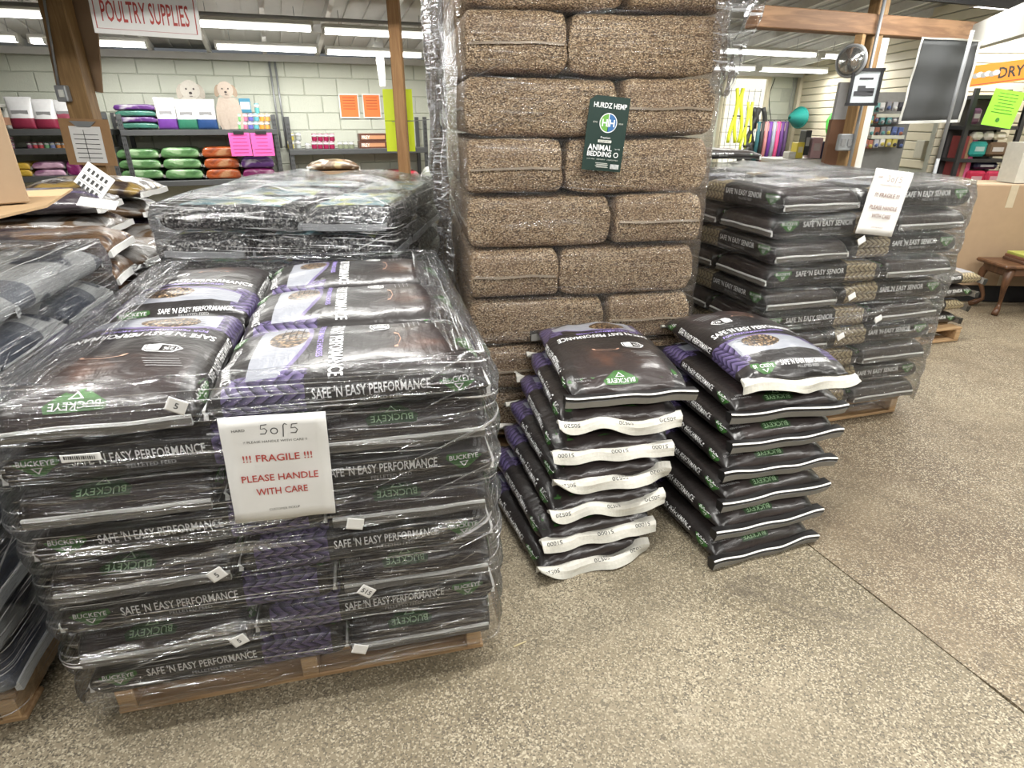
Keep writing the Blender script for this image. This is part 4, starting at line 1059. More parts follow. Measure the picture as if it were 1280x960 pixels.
# right unit
for row in range(2):
    for k, (cc, nm) in enumerate((((.5, .42, .08), 'yellow'), ((.4, .42, .4), 'pale grey'))): can(364 + 9 * k, 166 + 10 * row, 175.5 + 10 * row, 8, cc, f'{nm} can, {"upper" if row == 0 else "lower"}, at the left end of the right shelf', 'cans at the left end of the right shelf')
for row in range(2):
    for k in range(4): can(393.5 + 7.3 * k, 167 + 9.6 * row, 176.2 + 9.6 * row, 7, (.28, .01, .06), f'maroon can, {"upper" if row == 0 else "lower"} row, {ORD[k] if k else "first"} from left', 'maroon cans under the orange notices')
for k in range(3): can(426 + 7 * k, 177, 185.8, 6.6, (.22, .24, .16), f'olive can right of the maroon cans, {["first", "second", "third"][k]}', 'olive cans on the right shelf')
can(385, 179, 185.8, 7, (.45, .45, .43), 'single pale tin left of the maroon cans', None)
for k in range(2):
    r, w_, h_ = cbox('food_carton', 450, 484, 167 + 9.6 * k, 176.2 + 9.6 * k, .2, plain((.10, .035, .02), .5), f'brown carton reading PREY, {"upper" if k == 0 else "lower"} of two', 'carton', group='brown cartons on the right shelf', prn=plain((.50, .24, .12), .5))
    flat('print', [(shift(text2d('PREY', h_ * .5, w_ * .3, .01, 0), -w_ * .28, 0), 0)], Matrix.Translation((0, -.003, h_ * .5)) @ Matrix.Rotation(PI / 2, 4, 'X'), [WHITEINK], r)
pile(486, 527, 213, 256, 4, [RED], 'red dog food bag behind the slim post', 'red bags on the low right shelf')
# notices on the wall
for u0, u1, nm in ((427, 449, 'left'), (456, 476, 'right')):
    c, w_, h_ = spot(u0, u1, 118, 147, .03)
    r = sheet('wall_notice', f'{nm} orange notice on the block wall', 'notice', c + Vector((0, 0, h_ / 2)), w_ * 1.12, h_ * 1.06, PAPER, None, None, rz=WA, kids='sleeve')
    flat('orange_sheet', [(bar(0, 0, w_ * .98, h_ * .94), 0)] + [(bar(0, h_ * (.36 - .12 * k), w_ * .7, .008), 1) for k in range(5)], Matrix.Identity(4), [plain((.85, .20, .05), .7, var=.03), plain((.4, .06, .02), .7)], r)
yp = at(499, 151, 4.75); hp_ = at(499, 112, 4.75).z - at(499, 190, 4.75).z; wp_ = at(517, 151, 4.75).x - at(481, 151, 4.75).x
r = sheet('hanging_poster', 'tall fluorescent yellow poster hanging behind the slim post', 'poster', yp, wp_, hp_, plain((.66, .78, .02), .5, var=.04), [(bar(0, 0, wp_, .008), 0)], [plain((.4, .5, .02), .6)])
mb = MB(); mb.tube([at(490 + (560 - 490) * i / 10, 150 + 2 - 6 * (i / 10) ** 2 + 0, 4.72 - .04 * i) for i in range(11)], .003, 6); tag(mb.build('wire', GALV, None, True), 'thin pale wire strung from the slim post to the hemp stack', 'wire')
mb = MB(); mb.slab([wallpt(466, 47, .9), wallpt(476, 47, .9), wallpt(480, 108, .9), wallpt(475, 108, .9)], WX * .02); tag(mb.build('paper_strip', PAPER), 'narrow white strip hanging down from the light row', 'strip')
# hand truck by the wall
mb = MB(); P = [(545, 216), (545, 170), (546, 159), (549, 156), (552, 160), (552, 216)]; mb.tube([at(u, v, 5.6) for u, v in P], .016, 8)
r = empty('hand_truck', at(548, 216, 5.6), 0, 'black tubular hand truck frame left of the hemp stack', 'hand truck'); o = mb.build('tube_frame', BLK, r, True); o.matrix_parent_inverse = Matrix.Translation(-Vector(r.location))
pbx = at(548, 216, 5.6); mb = MB()
for x in (-.028, .028): mb.box((x, 0, -pbx.z / 2), (.03, .03, pbx.z))
mb.box((0, -.08, -pbx.z + .01), (.3, .2, .015)); mb.build('lower_frame', BLK, r)

# narrow stack between post and hemp stack
gv = [simple_bag(mixmat((.50, .52, .46), (.40, .42, .36), (.10, .12, .08), 12.0), .62, .42, .115, 6, 91, .007, 2.8), simple_bag(mixmat((.42, .40, .30), (.22, .16, .07), (.5, .5, .46), 13.0), .62, .42, .115, 6, 92, .007, 2.8)]
make_pallet((-.34, 4.62, 0), WA * .3, .8, .9, 'pine pallet under the pale sacks between post and hemp stack')
for k in range(9):
    put_thing('feed_sack', gv[k % 2], (-.34 + random.uniform(-.015, .015), 4.6, .145 + .059 + .118 * k), WA * .3, f'pale green and tan sack, {layername(8 - k, 9)}, narrow stack beside the hemp bales', 'sack', 'narrow sack stack between post and hemp stack')
# domed bag and loose items on the seed pallet / mixed pallet
db = simple_bag(mixmat((.32, .24, .12), (.10, .06, .03), (.45, .42, .36), 14.0), .55, .34, .09, 4, 95, .008, 2.6, None, .03)
dm = wallpt(417, 214, 1.15); put_thing('pet_food_bag', db, (dm.x, dm.y, dm.z + .06), WA, 'brown and gold domed bag standing proud behind the seed pallet', 'bag', None)
zz = dm.z + .012; m_ = MB(); m_.box((0, 0, zz / 2), (.6, .4, zz)); r = empty('carton', (dm.x, dm.y, 0), WA, 'brown floor carton carrying the domed bag behind the seed pallet', 'carton'); m_.build('carton_body', CARD, r); m_ = MB(); m_.box((0, -.202, zz * .5), (.4, .004, .2)); m_.build('print_panel', CARD2, r)
# ------------------------------------------------------------ loose things at left
mt = .11 + 7 * .12
lb = simple_bag(MIXC, .66, .42, .10, 5, 96, .009, 2.7, None, .02); lb2 = simple_bag(MIXA, .66, .42, .10, 5, 97, .009, 2.7, None, .02); lb3 = simple_bag(MIXB, .66, .42, .10, 5, 98, .009, 2.7, None, .02)
put_thing('feed_bag', lb2, (-2.55, 3.75, mt + .055), .2, 'black and brown bag under the gold one on the mixed pallet', 'feed bag', None)
put_thing('feed_bag', lb, (-2.50, 3.72, mt + .175), .15, 'gold and black feed bag topping the mixed pallet by the timber post', 'feed bag', None)
put_thing('feed_bag', lb2, (-2.40, 3.13, mt + .055), .22, 'black and brown bag under the purple one on the mixed pallet', 'feed bag', None)
put_thing('feed_bag', lb3, (-2.42, 3.12, mt + .165), .3, 'purple and white feed bag lying forward on the mixed pallet', 'feed bag', None)
sb_ = simple_bag(mixmat((.03, .025, .03), (.13, .075, .04), (.03, .02, .05), 15.0), .55, .4, .11, 5, 99, .01, 2.6)
put_thing('feed_bag', sb_, (-2.05, 2.66, 1.00), .3, 'brown and navy bag poking up behind the far left wrap', 'feed bag', None)
rcol = empty('feed_bag_column', (-2.05, 2.66, 0), .3) if False else None
for k in range(8): put_thing('feed_bag', sb_, (-2.05, 2.66, .06 + .117 * k), .3, 'dark bag stacked in the gap behind the far left pallet, mostly hidden', 'feed bag', 'bags in the gap behind the far left pallet')
def onface(name, label, u, v, p0, n, w_, h_, roll, shapes, mats, mat=PAPER, lift=.004, cat='paper', group=None):
    c = onplane(u, v, p0, n) + n * lift; x = Vector((0, 0, 1)).cross(n).normalized(); y = n.cross(x)
    Mx = Matrix((x, y, n)).transposed() @ Matrix.Rotation(roll, 3, 'Z')
    r = empty(name, c, 0, label, cat, group); r.rotation_euler = Mx.to_euler()
    mb = MB(); NX_, NY_ = 8, 10; V = []; F = []
    f2 = []
    for j in range(NY_ + 1):
        for i in range(NX_ + 1):
            xx = -w_ / 2 + w_ * i / NX_; yy = -h_ / 2 + h_ * j / NY_; V.append((xx, yy, noise.noise(Vector((xx * 9, yy * 14, u))) * .004 if w_ > .1 else 0))
    for j in range(NY_):
        for i in range(NX_): a = j * (NX_ + 1) + i; F.append((a, a + 1, a + NX_ + 2, a + NX_ + 1))
    me = mesh('sheet', V, F, mat, None, True); o = link('sheet', me, r); so = o.modifiers.new('thickness', 'SOLIDIFY'); so.thickness = .001
    if shapes:
        bv = BVHTree.FromPolygons([Vector(q) for q in V], F); X_, Y_, Z_ = Vector((1, 0, 0)), Vector((0, 1, 0)), Vector((0, 0, 1))
        v2, ff, ii = project(shapes, bv, (0, 0, 0), X_, Y_, Z_, .001)
        link('print', mesh('print', v2, ff, mats, ii), r)
    return r
Rf = Rz(FPR); nf = Rf @ Vector((0, -1, 0))
def fp(x, y, z): q = Rf @ Vector((x, y, 0)); return Vector((FPC.x + q.x, FPC.y + q.y, z))
pf = fp(0, -1.345 / 2 - .012, 0)
def stroke(pts, wd):
    V = []; F = []
    P = [Vector(p) for p in pts]
    for i, p in enumerate(P):
        t = (P[min(i + 1, len(P) - 1)] - P[max(i - 1, 0)]).normalized(); nn = Vector((-t.y, t.x)) * wd / 2; V += [tuple(p + nn), tuple(p - nn)]
    for i in range(len(P) - 1): F.append((2 * i, 2 * i + 1, 2 * i + 3, 2 * i + 2))
    return V, F
def hand(ch, x, y, s):
    S = {'5': [(.9, 1), (.25, .95), (.15, .55), (.6, .6), (.85, .35), (.6, .03), (.05, .05)], '3': [(.1, .9), (.5, 1), (.75, .8), (.45, .55), (.8, .35), (.55, .02), (.05, .1)],
         'o': [(.5 + .38 * math.cos(a * PI / 6 + 1), .3 + .3 * math.sin(a * PI / 6 + 1)) for a in range(14)], 'f': [(.85, .9), (.6, 1.05), (.42, .85), (.38, .3), (.3, -.35)], '-': [(.1, .5), (.7, .52)]}[ch]
    return stroke([(x + px * s * .8, y + py * s) for px, py in S], s * .09)
def fragile(hw, hh, first):
    o = []; s = hh * .075
    for i, ch in enumerate((first, 'o', 'f', '5')): o.append((hand(ch, -hw * .14 + i * s * 1.05, hh * .33, s * 1.15), 1))
    o.append((shift(text2d('HARD', hh * .022, hw * .12, .004), -hw * .33, hh * .38), 1))
    o.append((shift(text2d('!! PLEASE HANDLE WITH CARE !!', hh * .02, hw * .6, 0), .0, hh * .27), 1))
    o.append((shift(text2d('!!! FRAGILE !!!', hh * .065, hw * .66, .012), .0, hh * .12), 0))
    o.append((shift(text2d('PLEASE HANDLE', hh * .065, hw * .74, .012), .0, -hh * .07), 0))
    o.append((shift(text2d('WITH CARE', hh * .065, hw * .50, .012), .0, -hh * .20), 0))
    o.append((shift(text2d('CUSTOMER PICKUP', hh * .022, hw * .30, 0), .0, -hh * .38), 1))
    return o
onface('fragile_sheet', 'white paper reading 5 of 5 FRAGILE taped inside the front wrap', 350, 584, pf, nf, .225, .275, math.radians(-2), fragile(.225, .275, '5'), [REDINK, BLACKINK], lift=.006)
# small torn tickets
for (u, v, ro, tx, nm) in ((272, 715, .5, '5', 'left of the fourth layer'), (458, 736, -.7, '515', 'right of centre, low on the face'), (300, 797, .4, '5', 'low at left, near the pallet'), (450, 808, -.4, '', 'lowest, just above the pallet'), (444, 652, -.25, '', 'just below the fragile sheet'), (222, 505, -.5, '5', 'on the upper left under the top bags')):
    onface('torn_ticket', f'small white torn ticket {nm} on the front wrap', u, v, pf, nf, .04, .032, ro, [(text2d(tx, .014, None, .01), 0)] if tx else None, [BLACKINK], lift=.010, cat='ticket', group='torn tickets on the front wrap')
onface('barcode_label', 'small barcode label on the second layer of the front stack', 103, 570, pf, nf, .075, .018, -.02, [(bar(-.03 + .0042 * k, .003, .002 if k % 3 else .003, .008), 0) for k in range(15)] + [(shift(text2d('100129169  6', .004, .05, 0), 0, -.005), 0)], [BLACKINK], lift=.008, cat='label')
# senior pallet sheet
Rs = Rz(SPR); ns_ = Rs @ Vector((0, -1, 0)); q = Rs @ Vector((0, -1.345 / 2 - .01, 0)); ps = Vector((SPC.x + q.x, SPC.y + q.y, 0))
onface('fragile_sheet', 'white paper reading 3 of 5 FRAGILE on the tall senior stack', 1104, 254, ps, ns_, .215, .28, math.radians(-7), [(s_[0], 1) for s_ in fragile(.215, .28, '3')], [REDINK, plain((.22, .12, .10), .6)], lift=.006)
for (u, v, nm) in ((1075, 300, 'below the senior stack sheet'), (1063, 370, 'mid height on the senior stack'), (1049, 420, 'low on the senior stack'), (1096, 398, 'right of centre on the senior stack')):
    onface('torn_ticket', f'small white torn ticket {nm}', u, v, ps, ns_, .04, .03, .5, None, None, lift=.01, cat='ticket', group='torn tickets on the senior stack')
tb = make_bag('snr', .64, .41, .06, 5, 16, 'pressed', wr=.006)
q = Rs @ Vector((-.1, .33, 0)); put_thing('feed_bag', tb, (SPC.x + q.x - .2, SPC.y + q.y + .15, 1.315), SPR, 'thin black folded bag lying on top of the senior stack', 'feed bag', None)

# cardboard box and brown paper on the far left pallet
c0 = atz(38, 253, 1.235); q = Rz(.80) @ Vector((-.25, .15, 0)); r = empty('cardboard_box', (c0.x + q.x, c0.y + q.y, 1.235), .80, 'plain tan cardboard box at the left edge on the wrapped pallet', 'box')
mb = MB(); mb.box((0, 0, .22), (.50, .30, .44), bev=.004); mb.build('box_body', CARD, r)
for s_ in (-1, 1): mb = MB(); mb.box((0, s_ * .075, .443), (.49, .145, .004)); mb.build('top_flap', CARD, r)
mb = MB(); P = [atz(u, v, 1.215) for u, v in ((-10, 279), (60, 262), (92, 240), (36, 243), (-10, 250))]; mb.slab([Vector((p.x, p.y, 1.222)) for p in P][::-1], (0, 0, .008)); tag(mb.build('brown_paper', plain((.42, .28, .15), .8, .2)), 'flat brown cardboard sheet under the tan box', 'cardboard')
# price card with icons
pc_ = at(118, 226, 3.18)
sheet('price_card', 'white card with rows of black icons leaning on the mixed bags', 'card', pc_, .17, .125, PAPER, [(bar(-.055 + .027 * (k % 5), .03 - .042 * (k // 5), .014, .02 + .004 * (k % 2)), 0) for k in range(15)] + [(bar(0, .008, .15, .002), 0), (bar(0, -.034, .15, .002), 0)], [BLACKINK], roll=-.6, tilt=-.45)
pc_ = at(122, 254, 2.88); sheet('bag_tag', 'long white tag lying on the brown bag top', 'tag', pc_, .19, .05, PAPER, [(bar(-.03, .0, .001, .05), 0), (bar(.03, 0, .001, .05), 0)], [BLACKINK], roll=-.15, tilt=-.8)

# ------------------------------------------------------------ right-hand side
# slim bags stack behind the senior pallet
mv = [make_bag('snr', .60, .38, .098, 7, s, 'banded', wr=.005) for s in (17, 18)]
bs = atz(1196, 438, 0); make_pallet((bs.x - .36, bs.y + .52, 0), .28, .80, .9, 'low pallet under the few black bags behind the senior stack')
for k in range(4):
    put_thing('feed_bag', mv[k % 2], (bs.x - .20 + .03 * k, bs.y + .36, .112 + .05 + .10 * k), .28 + (PI if k % 2 else 0), f'black senior feed bag, {["lowest", "third down", "second down", "top"][k]} of the short pile by the cardboard box', 'feed bag', 'short pile of senior bags by the cardboard box')
# big cardboard box with tape
b0 = at(1190, 352, 5.15); rb = empty('cardboard_box', (b0.x + .52, 5.37, max(0, .0)), -.08, 'large brown cardboard carton with tape behind the senior stack', 'box')
zt = at(1230, 232, 5.15).z; zb_ = at(1215, 358, 5.15).z
mb = MB(); mb.box((-.1, 0, (zt + zb_) / 2), (.8, .42, zt - zb_), bev=.005); mb.build('box_body', CARD, rb)
for s_ in (-1, 1): mb = MB(); mb.box((-.1, s_ * .10, zt + .003), (.8, .20, .005)); mb.build('top_flap', plain((.5, .38, .26), .8), rb)
for x in (-.2, .2): mb = MB(); mb.box((x, -.212, zt - .09), (.06, .002, .18)); mb.build('tape_strip', plain((.5, .42, .3), .3), rb)
mb = MB(); mb.box((-.05, -.212, zb_ + .05), (.07, .002, .09)); mb.build('tape_strip', plain((.5, .42, .3), .3), rb)
mb = MB(); mb.box((0, .0, zb_ / 2), (.66, .36, zb_ - .01)); tag(mb.build('dark_crate', BLK), None, None)
o = bpy.data.objects['dark_crate']; o.location = (b0.x + .52, 5.37, 0); o.rotation_euler = (0, 0, -.08); tag(o, 'low dark crate holding up the large cardboard carton', 'crate')
# antique table with curved leg
tz = at(1262, 332, 4.8).z; tp = at(1262, 332, 4.8); WOODD = wood('carved_walnut', (.07, .03, .015), (.14, .065, .03), (10, 10, 3), .35)
r = empty('carved_table', (4.42, 4.93, 0), -.04, 'dark carved wooden table with a curved leg at the right edge', 'table')
mb = MB(); mb.box((0, 0, tz - .012), (.84, .36, .03), bev=.01); mb.build('tabletop', WOODD, r)
mb = MB(); mb.box((0, 0, tz - .06), (.74, .30, .07), bev=.01); mb.build('apron', WOODD, r)
for x in (-1, 1):
    for y in (-1, 1):
        P = []; R_ = []
        for i in range(13):
            t = i / 12; o_ = .05 * math.sin(t * PI * 1.0) * (1 - t) * 1.6 - .035 * math.sin(t * PI) * t + .05 * max(0, t - .85) / .15; P.append((x * (.32 + o_), y * (.11 + o_), (tz - .05) * (1 - t) + .012)); R_.append(.040 - .026 * math.sin(min(1, t * 1.15) * PI / 2) + (.010 if t > .9 else 0))
        m_ = MB(); m_.tube(P, R_, 10); m_.build('leg', WOODD, r, True)
for k, (cc, nm) in enumerate((((.35, .36, .08), 'yellow-green'), ((.16, .07, .04), 'brown'), ((.10, .05, .03), 'dark brown'))):
    h = .022; m_ = MB(); m_.box((0, 0, 0), (.34 - .02 * (2 - k), .25, h), bev=.003)
    tag(m_.build('book', plain(cc, .5), None, loc=(tp.x + .30, 4.93, tz + .004 + h / 2 + h * (2 - k)), rot=(0, 0, -.08)), f'{nm} book in the pile on the carved table', 'book', 'books on the carved table')
bx = at(1268, 372, 5.3); r = empty('floor_box', (4.62, 4.62, 0), 0, 'pale low box with colourful packets behind the carved table', 'box'); m_ = MB(); m_.box((0, 0, .12), (.5, .3, .24)); m_.build('box_body', plain((.4, .36, .24), .7), r)
for k, cc in enumerate(((.5, .1, .15), (.1, .3, .15), (.5, .5, .5))): m_ = MB(); m_.box((-.15 + .14 * k, 0, .27), (.1, .2, .06), bev=.01); m_.build('packet', plain(cc, .5), r)

# right timber post with conduit, socket box, picture and mirror
pr = at(1062, 190, 4.9)
post(1060, 190, 4.95, .085, .12, 2.55, POSTW, 'dark timber post right of the hemp stack carrying the framed picture', .1)
mb = MB(); mb.box((pr.x + .085, 4.96, 1.02), (.075, .08, 2.04)); tag(mb.build('white_post', WHITEP), 'white-painted post standing against the right timber post', 'post')
mb = MB(); mb.tube([(pr.x - .02, 4.83, .9), (pr.x - .02, 4.83, 2.45)], .012); tag(mb.build('conduit', GALV, None, True), 'grey conduit running up the right timber post', 'pipe')
r = empty('socket_box', at(1056, 178, 4.865), 0, 'grey outlet box at the foot of the right post conduit', 'outlet'); m_ = MB(); m_.box((0, 0, 0), (.11, .05, .12), bev=.008); m_.build('box_body', GALV, r)
for x in (-.025, .025): m_ = MB(); m_.box((x, -.028, 0), (.03, .008, .05)); m_.build('receptacle', plain((.2, .2, .2), .5), r)
r = empty('wall_box', at(1052, 130, 5.1), 0, 'light grey panel above brown wood beside the right post', 'panel'); m_ = MB(); m_.box((0, 0, .02), (.10, .04, .26)); m_.build('grey_panel', plain((.33, .33, .33), .6), r); m_ = MB(); m_.box((-.005, 0, -.28), (.11, .05, .34)); m_.build('wood_panel', plain((.16, .08, .045), .6), r)
pcp = at(1081, 109, 4.7)
r = empty('framed_picture', pcp, 0, 'small black-framed photograph hanging on the right post', 'picture'); r.rotation_euler = (0, .0, -.15)
fw, fh = .185, .22
for (x, z, a, b) in ((0, fh / 2, fw + .03, .02), (0, -fh / 2, fw + .03, .02), (fw / 2, 0, .02, fh), (-fw / 2, 0, .02, fh)): m_ = MB(); m_.box((x, 0, z), (a, .02, b)); m_.build('frame_bar', BLK, r)
m_ = MB(); m_.box((0, .004, 0), (fw - .01, .006, fh - .01)); m_.build('mat_board', plain((.55, .6, .62), .5), r)
for x, z, a, b in ((.0, -.04, .13, .03), (-.02, -.01, .05, .04), (.035, -.02, .06, .03), (0, .055, .09, .012)): m_ = MB(); m_.box((x, -.001, z), (a, .004, b)); m_.build('dark_figure', plain((.05, .05, .055), .5), r)
r = empty('round_mirror', at(1064, 76, 4.75), 0, 'round convex mirror on the left side of the right post', 'mirror'); r.rotation_euler = (PI / 2, 0, -.9)
m_ = MB(); m_.lathe([(.105, -.01), (.11, .0), (.10, .012)], n=28); m_.build('rim', GALV, r, True); m_ = MB(); m_.lathe([(.10, .01), (.07, .025), (.03, .035), (.001, .038)], n=28); m_.build('glass', plain((.5, .5, .48), .12, metal=.9), r, True)
m_ = MB(); m_.box((.02, .12, -.02), (.05, .08, .05)); m_.build('bracket', POSTW, r)
# grey banner and pole
bn = [at(1153, 46, 4.3), at(1228, 50, 4.3), at(1198, 153, 4.3), at(1124, 155, 4.3)]
r = empty('grey_banner', (bn[0] + bn[2]) / 2, 0, 'dark grey banner with a white border hung at an angle', 'banner'); oc = Vector(r.location)
def sub(a, b, c_, d_, s, t): return a.lerp(b, s).lerp(d_.lerp(c_, s), t) - oc
def patch(nm, s0, s1, t0, t1, mat, off):
    V = []; F = []; n_ = 14
    for j in range(n_ + 1):
        for i in range(n_ + 1):
            s = s0 + (s1 - s0) * i / n_; t = t0 + (t1 - t0) * j / n_; p = sub(*bn, s, t); p.y += off + .012 * math.sin(s * 9 + t * 2) + .004 * math.sin(t * 15); V.append(p)
    for j in range(n_):
        for i in range(n_): a = j * (n_ + 1) + i; F.append((a, a + n_ + 1, a + n_ + 2, a + 1))
    o = link(nm, mesh(nm, V, F, mat, None, True), r); so = o.modifiers.new('thickness', 'SOLIDIFY'); so.thickness = .003; return o
patch('cloth', .035, .965, .02, .965, plain((.075, .078, .08), .8, .2, 10), 0)
for a in ((0, .035, 0, 1), (.965, 1, 0, 1), (0, 1, .965, 1), (0, 1, 0, .02)): patch('white_border', *a, WHITEP, -.002)
mb = MB(); mb.tube([at(1216, 38, 4.2), at(1173, 198, 4.2)], .011); r = empty('steel_pole', at(1173, 198, 4.2), 0, 'slim steel pole standing in front of the grey banner', 'pole'); o = mb.build('pole_tube', GALV, r, True); o.matrix_parent_inverse = Matrix.Translation(-Vector(r.location))
pz_ = at(1173, 198, 4.2); mb = MB(); mb.tube([(0, 0, 0), (0, 0, -pz_.z + .02)], .011); mb.build('lower_tube', GALV, r, True); mb = MB(); mb.lathe([(.12, 0), (.12, .012), (.02, .02)], (0, 0, -pz_.z)); mb.build('foot', BLK, r, True)

# far right corner: window, harnesses, leashes
def rel(name, label, cat, u, v, d, group=None): p = wallpt(u, v, d); return p, empty(name, p, WA, label, cat, group)
SC_ = 1.0
def wsz(px, u, v, d): return (wallpt(u + px, v, d) - wallpt(u, v, d)).length
wn = empty('window_1', wallpt(925, 160, .02), WA); wn['kind'] = 'structure'
k = wsz(10, 925, 160, .02) / 10
m_ = MB(); m_.box((0, .0, 0), (50 * k, .01, 90 * k)); m_.build('window_glass', emis((1, .97, .82), 1.1), wn)
for x in (-26, 26): m_ = MB(); m_.box((x * k, -.02, 0), (4 * k, .06, 94 * k)); m_.build('window_frame', SIDING, wn)
m_ = MB(); m_.box((0, -.02, 46 * k), (56 * k, .06, 4 * k)); m_.build('window_frame', SIDING, wn)
r = empty('wire_grid', wallpt(922, 165, .22), WA, 'black wire display grid in front of the bright window', 'display grid')
for i in range(7): m_ = MB(); m_.tube([((-21 + 7 * i) * k, 0, -38 * k), ((-21 + 7 * i) * k, 0, 38 * k)], .003, 6); m_.build('grid_wire', BLK, r)
for i in range(7): m_ = MB(); m_.tube([(-22 * k, 0, (-36 + 12 * i) * k), (22 * k, 0, (-36 + 12 * i) * k)], .003, 6); m_.build('grid_wire', BLK, r)
def strapset(u, v, wpx, hpx, col, label, d=.34, n_=3):
    p = wallpt(u, v, d); kk = wsz(10, u, v, d) / 10; r = empty('pet_harness', p, WA, label, 'harness', 'harnesses on the display grid')
    for i in range(n_):
        x = (-.5 + i / max(1, n_ - 1)) * wpx * kk * .7
        P = [(x + math.sin(t * 5 + i * 2) * wpx * kk * .22, -.01 * i, (.5 - t) * hpx * kk) for t in [q / 10 for q in range(11)]]
        m_ = MB(); m_.tube(P, wpx * kk * .14, 6); m_.build('strap', plain(col, .6, .2), r, True)
    m_ = MB(); m_.tube([(-wpx * kk * .4, 0, 0), (wpx * kk * .4, -.02, 0)], .012, 6); m_.build('buckle', BLK, r)
strapset(921, 145, 12, 50, (.62, .68, .03), 'large fluorescent yellow harness nearest the hemp stack')
strapset(934, 158, 9, 44, (.58, .64, .05), 'smaller yellow harness right of the largest one')
strapset(944, 160, 16, 36, (.02, .02, .02), 'black and white striped harness on the grid', n_=4)
strapset(937, 190, 20, 16, (.03, .03, .03), 'black harness low behind the senior stack', n_=4)
lc = [((.02, .10, .12), 'dark teal'), ((.02, .02, .02), 'black'), ((.5, .2, .2), 'salmon'), ((.12, .03, .25), 'violet'), ((.3, .32, .4), 'pale blue'), ((.7, .08, .25), 'hot pink'), ((.10, .03, .18), 'deep purple'), ((.08, .04, .12), 'plum')]
rr = empty('leash_rack', wallpt(967, 150, .36), WA, 'small wire rack holding coloured leashes in the corner', 'rack'); m_ = MB(); m_.tube([(-18 * k, 0, 0), (18 * k, 0, 0)], .006, 6); m_.build('rack_bar', BLK, rr)
for i in range(5): m_ = MB(); m_.tube([((-14 + 7 * i) * k, 0, 0), ((-14 + 7 * i) * k, -.06, -.03)], .004, 6); m_.build('hook', BLK, rr)
for i, (cc, nm) in enumerate(lc):
    u = 949 + 5 * i; p = wallpt(u, 152, .42); r = empty('leash', p, WA, f'{nm} leash hanging on the corner rack', 'leash', 'leashes on the corner rack')
    m_ = MB(); m_.tube([(0, 0, 0), (.01, -.005, -18 * k), (0, 0, -40 * k)], 1.9 * k, 7); m_.build('webbing', plain(cc, .6), r, True)
    m_ = MB(); m_.box((0, 0, -5 * k), (4.2 * k, .012, 7 * k)); m_.build('header_card', plain((.6, .45, .38), .6), r)
# cables down the corner
mb = MB(); mb.tube([wallpt(969 - 4 * math.sin(t * 4) - 10 * t * t * 0 - 8 * t, 98 + 55 * t, .06) for t in [q / 10 for q in range(11)]], .006, 6); tag(mb.build('cable', BLK, None, True), 'black looping cable hanging down the corner wall', 'cable')
mb = MB(); mb.tube([wallpt(991 - 4 * t + 1.5 * math.sin(t * 9), 95 + 65 * t, .06) for t in [q / 10 for q in range(11)]], .004, 6); tag(mb.build('cable', GALV, None, True), 'thin pale cable hanging beside the corner', 'cable')
# on the slatwall (right wall plane x = RX0)
RN = Vector((-1, 0, 0))
def rp(u, v, off=.06): return onplane(u, v, Vector((RX0 - off, 0, 0)), RN)
p = rp(999, 147, .15); r = empty('landing_net', p, 0, 'teal mesh net hanging on the cream slatwall', 'net'); kk = 9.5 / 742
NETM = plain((.01, .22, .19), .6)
m_ = MB(); m_.tube([(0, 11 * kk * math.cos(a * PI / 10) * 2.2, 12 * kk * math.sin(a * PI / 10)) for a in range(21)], .012, 6); m_.build('hoop', NETM, r, True)
V = []; F = []
for j in range(7):
    for i in range(16): a = 2 * PI * i / 16; q_ = 1 - j / 7; V.append((-.16 * math.sin(j / 7 * PI / 2), 11 * kk * 2.2 * q_ * math.cos(a), 12 * kk * q_ * math.sin(a)))
for j in range(6):
    for i in range(16): F.append((j * 16 + i, j * 16 + (i + 1) % 16, (j + 1) * 16 + (i + 1) % 16, (j + 1) * 16 + i))
link('net_bag', mesh('net_bag', V, F, NETM, None, True), r)
p = rp(1038, 156, .1); r = empty('green_toy', p, 0, 'bright green toy hanging left of the right post', 'toy'); m_ = MB(); m_.tube([(0, 0, .16), (0, .03, .05), (0, 0, -.08), (0, -.03, -.16)], [.02, .06, .05, .03], 8); m_.build('toy_body', plain((.05, .35, .04), .5), r, True); m_ = MB(); m_.tube([(0, 0, .16), (0, 0, .26)], .006, 6); m_.build('hanger_loop', BLK, r)
# counter with goods behind senior stack
cy = 7.2; cpos = at(1030, 200, cy); r = empty('display_counter', (cpos.x + .05, cy + .3, 0), 0, 'cream display counter behind the senior stack', 'counter'); m_ = MB(); m_.box((0, 0, cpos.z / 2), (1.1, .5, cpos.z - .02)); m_.build('counter_body', SIDING, r); m_ = MB(); m_.box((0, 0, cpos.z - .01), (1.2, .56, .03)); m_.build('counter_top', WHITEP, r)
goods = [(994, 1003, 178, 198, (.6, .48, .05), 'yellow box'), (1003, 1010, 163, 194, (.02, .02, .02), 'tall black tin'), (1012, 1025, 172, 198, (.55, .35, .38), 'pale pink box'), (1026, 1046, 177, 198, (.05, .05, .12), 'navy and white box'), (985, 994, 190, 199, (.5, .48, .42), 'cream packet'), (1062, 1088, 189, 194.5, (.25, .5, .08), 'lime green tray'), (1062, 1088, 194.5, 201, (.5, .07, .04), 'red tray'), (1090, 1112, 190, 201, (.45, .33, .22), 'tan wicker basket'), (1150, 1172, 176, 201, (.5, .48, .4), 'cream carton')]
